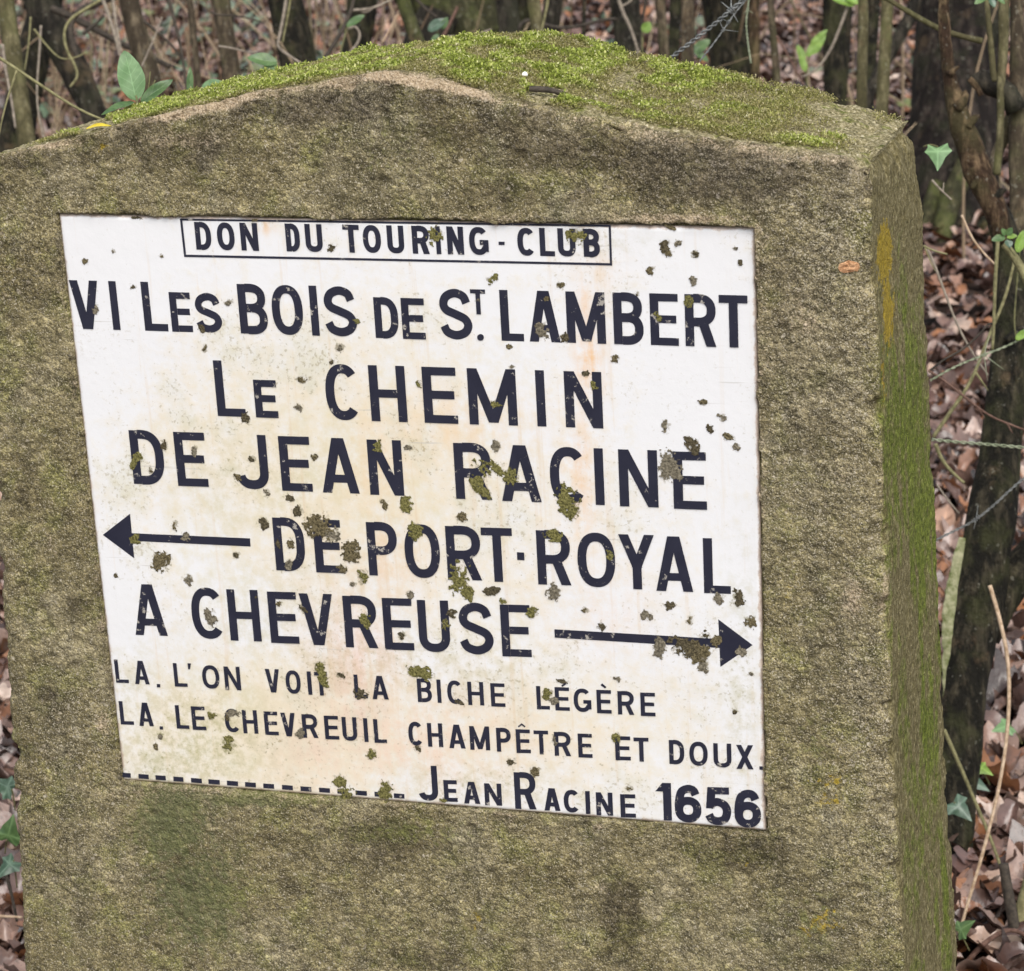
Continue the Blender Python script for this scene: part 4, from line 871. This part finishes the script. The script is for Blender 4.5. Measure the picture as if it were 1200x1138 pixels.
# ------------------------------------------------------------------ twigs and canes (individual)
TW = {'tan': mat_plain('tan_cane', (.30, .20, .12), (.58, .44, .31), 150, .7), 'grey': mat_plain('grey_twig', (.14, .115, .09), (.33, .28, .22), 150, .8),
      'dkt': mat_plain('dark_twig', (.022, .018, .014), (.075, .06, .045), 150, .8), 'ol': mat_plain('olive_twig', (.11, .10, .045), (.26, .24, .12), 150, .8), 'red': mat_plain('reddish_twig', (.07, .035, .025), (.17, .10, .075), 150, .8)}
def twig(label, q, d, w, mt, side=(), name='twig', cat='twig'):
    P_ = [at(a_[0], a_[1], d+(a_[2] if len(a_) > 2 else 0)) for a_ in q]; r0 = w/2/F*d; off = P_[0]
    a = Acc(); a.add(*tube(P_, np.linspace(r0, r0*.7, len(P_)), 8, max(24, len(P_)*7), .12, int(abs(q[0][0]))))
    o = a.build(name, TW[mt], None, off); o.location = tuple(off); tag(o, label, cat, 'twigs and canes around the marker')
    for s_ in side:
        P2 = [at(a_[0], a_[1], d) for a_ in s_]; a = Acc(); a.add(*tube(P2, np.linspace(r0*.75, r0*.35, len(P2)), 6)); a.build('side_shoot', TW[mt], o, off)
    return o
twig('long tan dry cane curving beside the lower right edge of the marker', [(1160, 686), (1173, 730), (1183, 780), (1182, 850), (1172, 920), (1152, 1000), (1132, 1065), (1123, 1100)], 3.3, 5.2, 'tan', name='cane', cat='cane')
twig('thin greenish brown stem crossing behind the tan cane', [(1106, 855), (1124, 895), (1145, 945), (1162, 985), (1174, 1020)], 3.45, 5, 'ol')
twig('arched dark reddish twig lying on leaves at the bottom right', [(1118, 1150), (1140, 1118), (1165, 1096), (1185, 1088), (1206, 1098), (1230, 1120)], 3.3, 7, 'red')
twig('pale olive twig slanting down onto the left end of the top', [(-10, 62), (18, 80), (45, 98), (75, 118), (100, 132), (124, 142)], 3.0, 4.2, 'ol', [[(20, 82), (4, 130), (-4, 175)]])
twig('looping pale green twig before the leaning dark trunk', [(118, 0), (98, 12), (82, 22), (74, 38), (78, 60), (88, 76), (92, 90), (82, 102)], 4.4, 4, 'ol')
twig('thick dark twig bending left above the tall green leaf', [(135, -5), (112, 5), (92, 12), (82, 28), (84, 50), (92, 70)], 5.0, 9, 'dkt')
twig('dark branch slanting behind the looping twig', [(60, 10), (85, 20), (112, 35), (140, 50), (165, 62), (200, 78)], 5.4, 9, 'dkt')
twig('short dark spur behind the looping pale twig', [(97, 40), (110, 30), (122, 18)], 5.0, 5, 'dkt')
twig('thin dark stem left of the straight olive brown sapling', [(196, -6), (204, 22), (212, 55), (217, 90), (220, 112)], 4.6, 4.5, 'dkt')
twig('pale grey stem right of the looping pale twig', [(119, -4), (130, 25), (140, 60), (146, 90)], 4.8, 5, 'grey')
twig('second pale grey stem, nearer to the tall green leaf', [(132, -4), (136, 30), (142, 62)], 4.7, 4.5, 'grey')
twig('hanging grey twig left of the leaning dark trunk', [(36, 20), (34, 50), (29, 82)], 4.5, 2.6, 'ol')
twig('long thin hanging twig before the leaning dark trunk', [(48, 30), (46, 65), (43, 100), (44, 130), (52, 165)], 4.5, 3, 'grey')
twig('olive twig sagging below the leaning dark trunk', [(40, 34), (58, 58), (72, 70), (88, 68), (100, 62)], 4.4, 2.4, 'ol')
twig('curved grey twig descending at the left edge', [(3, 52), (5, 72), (8, 90), (14, 120), (18, 150)], 4.3, 4, 'grey')
twig('dark thin twig slanting right between seedling and sapling', [(168, 24), (190, 42), (206, 58), (212, 70)], 4.6, 3.6, 'dkt')
twig('reddish drooping twig above the tall green leaf', [(104, 38), (112, 55), (114, 75), (113, 90)], 4.8, 2.6, 'red')
twig('grey twig rising behind the right seedling leaf', [(166, 78), (174, 60), (182, 42), (190, 20)], 4.4, 2.5, 'grey')
twig('pale bent twig running level across the straight sapling', [(256, 54), (275, 57), (292, 62), (302, 60)], 4.4, 2.6, 'grey')
twig('dark thin twig crossing level above the pale bent one', [(246, 14), (256, 18), (275, 18), (295, 22), (310, 27)], 4.6, 2.6, 'dkt')
twig('bluish grey twig running down the broad blackish trunk', [(336, -4), (332, 20), (327, 45), (324, 55), (340, 66), (358, 78)], 4.8, 4, 'grey')
twig('second bluish grey twig on the broad blackish trunk', [(341, -4), (336, 25), (331, 50)], 4.85, 3, 'ol')
twig('dark twig rising right beside the broad blackish trunk', [(374, 78), (388, 58), (402, 34), (412, 12), (416, -8)], 4.8, 6, 'dkt')
twig('pale grey twig hooked round the black trunk', [(398, 72), (412, 60), (421, 48), (422, 38), (416, 30), (408, 34)], 4.9, 3.4, 'grey')
twig('grey twig arching over the small bright green leaf', [(412, 12), (430, 11), (444, 7), (462, -2)], 4.9, 3.4, 'grey', [[(436, 10), (430, 15), (424, 14)]])
twig('pinkish dead stick leaning right of the black trunk', [(448, 50), (456, 36), (466, 16)], 5.2, 2.6, 'tan')
twig('dark twig slanting down onto the mossy bent trunk', [(485, -4), (498, 10), (512, 20)], 5.2, 4, 'dkt')
twig('brownish dead stick in front of the mossy bent trunk', [(514, 54), (522, 38), (532, 18), (536, 8)], 5.0, 5, 'red')
twig('curved pale twig lying before the mossy bent trunk', [(524, 43), (545, 43), (562, 40), (576, 34)], 5.0, 3, 'grey')
twig('long dark branch running level across the pink leaves', [(608, 34), (612, 26), (622, 23), (636, 28), (652, 33), (680, 31), (700, 24), (722, 22)], 5.2, 5, 'dkt')
twig('thin olive stem crossing the dark trunk by the yellow pole', [(643, -4), (640, 12), (637, 26), (634, 38)], 4.9, 3.4, 'ol')
twig('pale vine clinging to the dark olive trunk', [(724, -4), (730, 15), (738, 30), (745, 50), (749, 66)], 5.2, 4.5, 'grey', [[(727, 8), (736, 4), (744, -4)]])
twig('thin dark stem hugging the right of the dark olive trunk', [(758, -4), (754, 15), (752, 34), (750, 60)], 5.4, 3.6, 'dkt')
twig('thin reddish twig leaning before red leaves right of the thin stem', [(910, 42), (922, 62), (934, 85), (942, 100)], 5.0, 2.8, 'red')
twig('grey twig leaning across the black ragged trunk', [(994, 6), (984, 34), (972, 62), (955, 84), (940, 90)], 5.0, 3.6, 'grey')
twig('thin grey spike left of the peeling stem', [(1092, 211), (1102, 222), (1115, 234)], 3.5, 2.8, 'grey', [[(1105, 226), (1106, 214)]])
twig('pale thin twig slanting before the foot of the old trunk', [(1127, 252), (1138, 278), (1152, 296), (1166, 310)], 3.5, 3, 'tan')
twig('short olive twig at the right edge of the marker, near the old trunk', [(1082, 288), (1094, 294), (1110, 298)], 3.3, 2.8, 'ol', [[(1084, 290), (1090, 306), (1096, 318)]])
twig('long dead stem crossing the leaves under the old trunk', [(1086, 290), (1096, 312), (1108, 345), (1122, 382), (1140, 415), (1158, 440)], 3.5, 3.4, 'grey')
twig('reddish bramble twig slanting down across the dark shrub trunk', [(1088, 434), (1112, 450), (1136, 470), (1160, 488), (1185, 498), (1206, 506)], 3.4, 3.2, 'red', [[(1146, 478), (1154, 490)], [(1180, 496), (1187, 508)]])
twig('dark hooked twig rising to a loop beside the marker', [(1090, 434), (1108, 420), (1128, 410), (1146, 394), (1158, 380), (1164, 378), (1163, 388)], 3.4, 3, 'dkt')
twig('thin vertical stem left of the dark shrub trunk', [(1170, 275), (1166, 330), (1165, 375), (1163, 410)], 3.4, 5, 'ol')
twig('olive stalk crossing upright behind the barbed wire', [(1094, 512), (1110, 488), (1130, 460), (1143, 436), (1158, 396), (1180, 345), (1190, 300)], 3.45, 5, 'ol', [[(1143, 436), (1150, 446), (1158, 458)]])
twig('cut olive stick pointing up right at the right edge', [(1210, 340), (1196, 312), (1182, 292), (1176, 286)], 3.3, 12, 'ol')
twig('curved green twig low beside the marker edge', [(1096, 520), (1104, 540), (1118, 556), (1130, 566)], 3.5, 5, 'ol')
twig('thin pale twig in the leaves left of the shrub fork', [(1098, 568), (1110, 585), (1124, 602)], 3.6, 2.4, 'grey')
twig('dark stub standing in leaves at the lower right', [(1196, 1150), (1188, 1080), (1180, 1040), (1176, 1012)], 3.35, 16, 'dkt')
twig('mossy bent root at the bottom right corner', [(1166, 1150), (1182, 1120), (1196, 1080), (1215, 1010)], 3.4, 26, 'ol')
twig('dark bent twig at the left edge under ivy leaves', [(-4, 1000), (4, 1015), (12, 1040), (20, 1080)], 3.3, 5, 'dkt')
twig('tan stick lying level at the left edge', [(-12, 1073), (8, 1074), (26, 1075)], 3.2, 4, 'tan')

# tangled dry stems further back: nobody could count them
r = np.random.default_rng(12); a = Acc()
for k in range(220):
    X = r.choice([r.uniform(-40, 480), r.uniform(-40, 1230)], p=[.6, .4]); d0 = r.uniform(6.2, 10.5)
    p0 = at(X, 60, d0); p0[2] = GZ; L = r.uniform(.35, 1.3); az = r.uniform(0, 6.28); ln = abs(r.normal(0, .55))
    d1 = np.array([math.cos(az)*ln, math.sin(az)*ln, 1.]); d1 /= np.linalg.norm(d1); bend = r.normal(0, .25, 3); bend[2] = -abs(bend[2])
    a.add(*tube([p0, p0+d1*L*.35, p0+d1*L*.7+bend*L*.2, p0+d1*L+bend*L*.7], np.array([1, .8, .6, .35])*r.uniform(.0018, .005), 5, 14))
m_dry = mat_leafset('dry_stems', [(0, (.12, .08, .05)), (.4, (.30, .22, .14)), (.8, (.46, .36, .24)), (1, (.20, .18, .10))], .8, 0, .2)
tag(a.build('dry_stems', m_dry), 'tangle of thin dry stems on the forest floor behind the marker', 'undergrowth', kind='stuff')

# ------------------------------------------------------------------ green leaves
def leafmesh(outline, L, Wd, fold=.25, curl=.2, seed=0, n=9):
    """blade along +x; outline(u) half width; returns V,F with some thickness of relief"""
    r = np.random.default_rng(seed); u = np.linspace(0, 1, n*2); cols = np.array([-1, -.66, -.33, -.07, 0, .07, .33, .66, 1]); Vv = []
    for uu in u:
        hw = outline(uu)*Wd/2
        for c_ in cols: Vv.append((uu*L, c_*hw, curl*L*(uu*uu-uu*.3)*-1+abs(c_)*hw*fold+.012*L*math.sin(9*uu+c_*3)))
    Vv = np.array(Vv)+r.normal(0, .003*L, (len(Vv), 3)); f = gridfaces(len(u), 9)
    return Vv, f.tolist(), {'lu': np.repeat(u, 9), 'lc': np.tile(np.abs(cols), len(u)), 'vein': np.tile((cols == 0)*1., len(u))}
ell = lambda u: math.sin(math.pi*min(1, max(0, u))**.85)**.7+.02
oval_l = lambda u: (math.sin(math.pi*u**.75))**.6+.02
def ivy_blade(L, seed=0):
    """five-lobed ivy leaf as a triangulated fan with raised veins"""
    r = np.random.default_rng(seed)
    o = np.array([(0, 0), (-.10, .16), (-.16, .36), (.02, .40), (.18, .52), (.30, .34), (.46, .27), (.72, .14), (1, 0), (.72, -.14), (.46, -.27), (.30, -.34), (.18, -.52), (.02, -.40), (-.16, -.36), (-.10, -.16)])
    o = o+r.normal(0, .015, o.shape); c0 = np.array([.22, 0])
    Vv = [(*(c0*L), .02*L)]; n = len(o)
    for f in (.5, 1.):
        for q in o:
            pnt = c0+(q-c0)*f; Vv.append((pnt[0]*L, pnt[1]*L, L*(.05*f*abs(math.sin(math.atan2(q[1], q[0]-.2)*2.5))-.10*f*f+r.normal(0, .006))))
    fc = [[0, 1+k, 1+(k+1) % n] for k in range(n)]+[[1+k, 1+n+k, 1+n+(k+1) % n, 1+(k+1) % n] for k in range(n)]
    vn = np.array([1.]+[1. if k in (0, 2, 4, 8, 12, 14) else 0. for k in range(n)]*2)
    return np.array(Vv), fc, {'vein': vn, 'lu': 0*vn, 'lc': 0*vn}
def orient(Vv, pos, direction, normal):
    X = np.asarray(direction, float); X /= np.linalg.norm(X); Z = np.asarray(normal, float); Z -= X*(X@Z); Z /= np.linalg.norm(Z); Y = np.cross(Z, X)
    return pos+Vv[:, :1]*X+Vv[:, 1:2]*Y+Vv[:, 2:]*Z
def mat_green(name, a, c, rough=.4, tr=.25):
    m, nt, p = newmat(name); b = NB(nt); n = b.noise(90, 4, .6)
    cc = b.ramp(n, [(.35, a), (.65, c)])
    cc = b.mix(.5, cc, b.mix(1., cc, b.ramp(b.noise(30, 3, .6), [(.3, .45), (.7, 1.35)]), 'MULTIPLY'))
    sv = b.m('FRACT', b.m('MULTIPLY', b.m('SUBTRACT', b.attr('lu'), b.m('MULTIPLY', b.attr('lc'), .22)), 6.))
    vein = b.m('MAXIMUM', b.m('POWER', b.attr('vein'), 2.5), b.m('MULTIPLY', b.m('MULTIPLY', b.step(sv, .12, .0), b.step(b.attr('lc'), .0, .02)), .6))
    cc = b.mix(b.m('MULTIPLY', vein, .45), cc, tuple(min(1, q*1.9+.05) for q in c))
    nt.links.new(cc, p.inputs['Base Color']); p.inputs['Roughness'].default_value = rough
    nt.links.new(b.bump(n, .3, .001), p.inputs['Normal'])
    t = b.node('ShaderNodeBsdfTranslucent', {'Color': cc}); mx = b.node('ShaderNodeMixShader', {0: tr})
    nt.links.new(p.outputs[0], mx.inputs[1]); nt.links.new(t.outputs[0], mx.inputs[2]); nt.links.new(mx.outputs[0], nt.nodes['Material Output'].inputs[0])
    return m
mg_soft = mat_green('soft_green_leaf', (.125, .235, .095), (.185, .315, .14), .5)
mg_mid = mat_green('mid_green_leaf', (.065, .135, .045), (.13, .22, .075), .4)
mg_blue = mat_green('bluish_ivy_leaf', (.045, .095, .055), (.13, .20, .14), .28)
mg_lime = mat_green('lime_leaf', (.16, .28, .04), (.26, .40, .08), .45)
m_yel = mat_green('yellow_leaf', (.60, .42, .02), (.75, .60, .05), .5)
m_stalk = mat_plain('green_stalk', (.075, .075, .03), (.17, .16, .07), 120, .6)
def leaf_at(root, off, p0, p1, wpx, d, mat, seed=0, fold=.25, curl=.1, outline=ell, tilt=0.3, name='leaf'):
    """leaf from pixel p0 (stalk end) to p1 (tip), seen mostly face on"""
    a_, c_ = at(*p0, d), at(*p1, d-.004); L = np.linalg.norm(c_-a_)
    Vv, f, at_ = leafmesh(outline, L, wpx/F*d, fold, curl, seed)
    nrm = -FW*(1-tilt)+UP*tilt+RT*.15
    o = link(name, mesh(name, orient(Vv, a_, c_-a_, nrm)-off, f, True, at_), mat, root); return o
def on_top_d(x_, y_):                                     # camera depth of the marker's crest near a pixel
    for yy in np.linspace(.02, D, 40):
        q = on_y([(x_, y_)], yy)[0]
        if q[2] <= (1-yy/D)*zf(q[0])+yy/D*zb(q[0]): return (q-CAM)@FW
    return (on_y([(x_, y_)], D*.8)[0]-CAM)@FW
dm = on_top_d(163, 121); off = at(163, 122, dm)
seed_ = empty('seedling', off); tag(seed_, 'soft green seedling with one tall upright leaf, rooted in the moss on top', 'seedling')
leaf_at(seed_, off, (160, 118), (146, 59), 31, dm, mg_soft, 1, .12, .10, ell, .15)
leaf_at(seed_, off, (165, 120), (201, 92), 15, dm, mg_mid, 2, .3, .15, ell, .3)
leaf_at(seed_, off, (158, 120), (118, 132), 14, dm, mg_mid, 3, .3, .1, ell, .6)
a = Acc(); a.add(*tube([at(161, 130, dm), at(161, 118, dm), at(159, 112, dm)], [.0016, .0013, .001], 6)); a.build('stem', m_stalk, seed_, off)
a = Acc(); a.add(*tube([at(168, 124, dm+.01), at(174, 105, dm+.01), at(176, 84, dm+.01)], [.0007]*3, 6)); a.add(*tube([at(175, 108, dm+.01), at(182, 94, dm+.01)], [.0007]*2, 6)); a.build('stalk', m_stalk, seed_, off)
def sprig(label, leaves, stem, d, mat, cat='plant', name='plant', sw=2.2, to_ground=True):
    p0 = at(*stem[-1], d); off = p0.copy()
    root = empty(name, off); tag(root, label, cat, 'small green plants behind the marker'); P_ = [at(*q, d) for q in stem]
    if to_ground and P_[-1][2] > GZ+.02: P_ = P_+[P_[-1]+np.array([.03, .03, -.15]), np.array([P_[-1][0]+.10, P_[-1][1]+.08, GZ-.01])]
    a = Acc(); a.add(*tube(P_, [sw/2/F*d]*len(P_), 6, 24)); a.build('stem', m_stalk, root, off)
    for k, (p_, q_, w_, *mt) in enumerate(leaves): leaf_at(root, off, p_, q_, w_, d-.01, mt[0] if mt else mat, k+3)
    return root
sprig('plant with two green leaves, one above the other, before the broad blackish trunk', [((325, 74), (290, 66), 17), ((325, 76), (302, 92), 15, mg_mid)], [(323, 66), (328, 80), (328, 110)], 3.3, mg_mid)
sprig('short plant with one flat pale green leaf and one upright blade in the moss edge', [((236, 104), (263, 97), 16, mg_soft), ((222, 112), (223, 78), 8, mg_mid)], [(226, 102), (226, 120)], 3.1, mg_soft)
sprig('single bright green leaf on a twig before the black trunk', [((406, 31), (427, 17), 9)], [(407, 31), (400, 50), (396, 90)], 4.6, mg_mid)
sprig('pair of bluish green leaves before the mossy bent trunk', [((502, 36), (522, 22), 13, mg_blue), ((514, 40), (505, 50), 6, mg_mid), ((518, 34), (524, 20), 8, mg_mid)], [(512, 34), (516, 44), (518, 75)], 4.7, mg_blue)
sprig('tiny lime leaf right of the dark olive trunk', [((754, 38), (762, 26), 12, mg_lime)], [(753, 38), (752, 75)], 5.2, mg_lime)
sprig('low lime leaf under the twisted barbed wire', [((812, 62), (832, 46), 13, mg_mid), ((830, 72), (814, 60), 9, mg_mid)], [(818, 60), (816, 90)], 5.6, mg_mid)
sprig('fern like lime green spray left of the black ragged trunk', [((945, 66), (968, 40), 12, mg_lime), ((942, 74), (935, 52), 10, mg_lime), ((948, 62), (962, 56), 9, mg_lime), ((944, 84), (938, 66), 9, mg_lime), ((950, 52), (970, 34), 7, mg_lime)], [(966, 38), (948, 62), (942, 90)], 5.6, mg_lime)
sprig('lime leaves hanging at the top beside the left olive pole', [((975, -2), (1002, 6), 10, mg_lime), ((990, -6), (1006, 4), 12, mg_lime)], [(1010, -14), (985, -10), (970, -8)], 5.0, mg_lime, to_ground=False)
sprig('small round glossy leaves on an olive stem at the top right', [((1156, -4), (1142, 4), 8, mg_mid), ((1160, -2), (1166, 8), 9, mg_blue), ((1165, -6), (1178, 4), 8, mg_mid)], [(1160, -8), (1162, 4), (1164, 10)], 3.5, mg_mid, to_ground=False)
sprig('rosette of small round green leaves by the cut stick at right', [((1178, 278), (1162, 281), 9, mg_mid), ((1178, 276), (1174, 268), 8, mg_mid), ((1180, 276), (1186, 267), 8, mg_mid), ((1180, 278), (1192, 276), 7, mg_lime), ((1180, 281), (1184, 290), 10, mg_blue)], [(1179, 278), (1182, 290), (1190, 300)], 3.28, mg_mid, to_ground=False)
sprig('pale green bud shoot at the right edge below the rosette', [((1192, 296), (1200, 270), 12, mg_lime), ((1190, 398), (1206, 386), 9, mg_lime)], [(1196, 285), (1191, 340), (1188, 380), (1192, 400)], 3.35, mg_lime, to_ground=False)
# ivy leaves
def ivy(label, leaves, d, mats, stem=None, ground=False):
    P0 = at(*leaves[0][0], d); root = empty('ivy', P0); tag(root, label, 'ivy', 'ivy growing round the marker')
    for k, (p_, q_, *rest) in enumerate(leaves):
        dl_ = d
        if ground: g0 = on_ground(*p_, GZ+.125); dl_ = (g0-CAM)@FW
        a_, c_ = at(*p_, dl_), at(*q_, dl_-.01); L = np.linalg.norm(c_-a_)
        Vv, f, at_ = ivy_blade(L, k+len(label)); nrm = -FW*.75+UP*.5+RT*(.2 if k % 2 else -.2)
        o = link('leaf', mesh('leaf', orient(Vv, a_, c_-a_, nrm)-P0, f, True, at_), mats[k % len(mats)], root)
        a = Acc(); st_ = stem[k] if stem else (p_[0]+14, p_[1]+22)
        a.add(*tube([a_, at((p_[0]+st_[0])/2, (p_[1]+st_[1])/2-3, dl_+.005), at(*st_, dl_+.012)], [.0010, .0009, .0009], 6, 12)); a.build('stalk', m_stalk, o, (0, 0, 0) if False else P0)
        o.children[0].matrix_parent_inverse.identity()
ivy('single pale ivy leaf pointing down beside the right shoulder of the marker', [((1099, 172), (1099, 200))], 3.0, [mg_soft], [(1082, 172)])
ivy('ivy on the ground by the lower right edge, three leaves near the tan cane', [((1118, 905), (1160, 925)), ((1146, 898), (1165, 908)), ((1118, 940), (1140, 962))], 3.5, [mg_blue, mg_lime, mg_blue], None, True)
ivy('single green ivy leaf at the foot of the tan cane', [((1122, 1092), (1142, 1078))], 3.3, [mg_mid], None, True)
ivy('pale ivy leaf by the upper part of the tan cane, lying on leaves', [((1184, 850), (1162, 856))], 3.3, [mg_soft], None, True)
ivy('ivy at the left edge of the picture, three leaves beside the marker', [((14, 925), (-12, 912)), ((8, 985), (16, 955)), ((16, 1008), (-6, 1030))], 3.2, [mg_blue, mg_mid, mg_blue], [(18, 950), (6, 1000), (20, 1040)])
r = np.random.default_rng(44); a = Acc()
for k in range(520):                                      # scattered low greenery far behind
    X = r.choice([r.uniform(-30, 420), r.uniform(400, 1230)], p=[.75, .25]); d0 = r.uniform(7.5, 13.)
    p0 = at(X, 60, d0); p0[2] = gheight(p0[:1], p0[1:2])[0]+r.uniform(.02, .22); L = r.uniform(.03, .07)
    Vv, f, _a = ivy_blade(L, k); az = r.uniform(0, 6.28)
    a.add(orient(Vv, p0, (math.cos(az), math.sin(az), r.normal(-.2, .4)), (r.normal(0, .5), r.normal(-.3, .4), 1.)), f)
m_far = mat_leafset('ground_ivy_leaves', [(0, (.05, .09, .045)), (.4, (.12, .17, .10)), (.7, (.17, .21, .15)), (1, (.17, .19, .05))], .35, .1, .5)
tag(a.build('ground_ivy', m_far), 'scattered low green ground ivy among dead leaves behind the marker', 'ground cover', kind='stuff')

# ------------------------------------------------------------------ small things lying on the marker
dy = on_top_d(118, 149)-.022; off = at(104, 150, dy)
root = empty('fallen_leaf', off); tag(root, 'small bright yellow fallen leaf on the left end of the mossy top', 'leaf')
leaf_at(root, off, (101, 151), (129, 143), 9, dy-.004, m_yel, 5, .3, .25, ell, .6, 'blade')
dy = on_top_d(640, 110)-.012; q0, q1 = at(620, 104, dy), at(660, 110, dy)
a = Acc(); a.add(*tube([q0, (q0+q1)/2+np.array([0, 0, .0015]), q1], [.0022, .0028, .0020], 8, 26, .35, 3)); a.build('twig_fragment', TW['dkt'], None, q0).location = tuple(q0)
tag(bpy.data.objects['twig_fragment'], 'short dark brown bit of twig lying on the moss near the crest', 'twig')
dy = on_top_d(615, 88)-.012; off = at(615, 88, dy)
th = np.linspace(0, 2*np.pi, 9)[:-1]; vv = [at(615+3.6*math.cos(t)*(1+.2*math.sin(3*t)), 87+3.3*math.sin(t), dy-.003) for t in th]; vv.append(at(615, 87, dy-.0055))
o = link('petal', mesh('petal', np.array(vv)-off, [[k, (k+1) % 8, 8] for k in range(8)]), mat_plain('white_petal', (.75, .76, .74), (.85, .85, .83), 50, .6)); o.location = tuple(off)
tag(o, 'tiny white petal on the moss near the crest', 'petal')
off = on_y([(995, 313)], -.001)[0]; rg = [(982, 314), (984, 309), (990, 307), (994, 305), (999, 306), (1006, 308), (1008, 313), (1005, 318), (997, 319), (989, 320), (984, 318)]
vv = [on_y([q], -.0018)[0] for q in rg]+[on_y([(995+(q[0]-995)*.55, 313+(q[1]-313)*.5)], -.0021-.0005*(k % 3))[0] for k, q in enumerate(rg)]+[on_y([(995, 313)], -.0019)[0]]; n = len(rg)
o = link('leaf_scrap', mesh('leaf_scrap', np.array(vv)-off, [[k, (k+1) % n, n+(k+1) % n, n+k] for k in range(n)]+[[n+k, n+(k+1) % n, 2*n] for k in range(n)], False), mat_plain('orange_scrap', (.30, .14, .06), (.60, .36, .20), 320, .85)); o.location = tuple(off)
tag(o, 'small orange brown leaf scrap stuck on the stone at the upper right', 'leaf')

# ------------------------------------------------------------------ barbed wire
m_wire = mat_plain('galvanised_wire', (.09, .095, .095), (.25, .26, .25), 200, .55, .0005, .4, .5)
m_gwire = mat_plain('algae_green_wire', (.13, .155, .09), (.33, .36, .25), 200, .7, .0005)
def wire(label, q, d, barbs, mat, wpx=3.0, turns=9, gap=1.0):
    wpx *= .78
    P_ = np.array([at(a_[0], a_[1], d+(a_[2] if len(a_) > 2 else 0)) for a_ in q]); off = P_[0].copy()
    Pc, _ = resample(P_, np.ones(len(P_)), 160); root = empty('barbed_wire', off); tag(root, label, 'barbed wire', 'barbed wire strung behind the marker')
    T_ = np.gradient(Pc, axis=0); T_ /= np.linalg.norm(T_, axis=1)[:, None]; U = np.cross(T_, FW); U /= np.linalg.norm(U, axis=1)[:, None]; Wv = np.cross(T_, U)
    rad = wpx/2/F*d
    for ph in (0, math.pi):
        th = np.linspace(0, turns*2*np.pi, 160)+ph
        Q_ = Pc+gap*rad*(U*np.cos(th)[:, None]+Wv*np.sin(th)[:, None])
        Vv, f = tube(Q_[::1], np.full(160, rad*.75), 6, 200); link('strand', mesh('strand', Vv-off, f), mat, root)
    for u, dirs in barbs:
        c_ = Pc[int(u*159)]; a = Acc()
        k = int(u*159); lo, hi = max(0, k-4), min(159, k+4); th = np.linspace(0, 6*np.pi, 40)
        cc = np.stack([np.interp(np.linspace(lo, hi, 40), np.arange(160), Pc[:, m_]) for m_ in range(3)], -1)
        a.add(*tube(cc+rad*2.1*(U[k]*np.cos(th)[:, None]+Wv[k]*np.sin(th)[:, None]), np.full(40, rad*.6), 5, 60))
        for dx, dy_ in dirs: a.add(*tube([c_, c_+(RT*dx-UP*dy_)/F*d], [rad*.7, rad*.3], 6, 6))
        a.build('barb', mat, root, off)
    return root
wire('twisted grey barbed wire rising right above the crest, the upper of two', [(786, 68), (812, 48), (838, 28), (866, 4), (900, -24)], 3.0, [(.62, [(-12, -10), (0, -16), (8, 14)])], m_wire, 4.0, 9, 1.1)
wire('single bent barbed wire just below the twisted one above the crest', [(820, 72), (834, 54), (850, 32), (862, 14), (876, -2)], 3.0, [(.5, [(18, 2), (-6, -14)]), (.62, [(-8, -4)])], m_wire, 2.2, 6, .6)
wire('loose rusty bit of barbed wire hanging beside the broad black trunk', [(878, -4), (876, 12), (874, 26), (876, 48), (880, 74)], 3.4, [(.2, [(6, 4), (-5, 6)])], m_gwire, 2.0, 8, 1.)
wire('pale green twisted wire running level from the marker to the shrub', [(1092, 515), (1120, 518), (1160, 521), (1205, 525), (1260, 530)], 3.35, [], m_gwire, 3.2, 9, 1.0)
wire('grey barbed wire climbing right across the dark shrub trunk', [(1084, 640), (1110, 626), (1140, 612), (1165, 592), (1186, 572), (1206, 556), (1250, 530)], 3.3, [(.34, [(2, -16), (-3, 12), (8, -4)])], m_wire, 2.6, 14, .9)
wire('greenish barbed wire slanting up between the marker and the old stems', [(1090, 446), (1118, 430), (1150, 417), (1180, 406), (1206, 392)], 3.35, [(.55, [(24, 18), (4, 30), (-10, 14), (6, -22)])], m_gwire, 2.4, 8, .8)
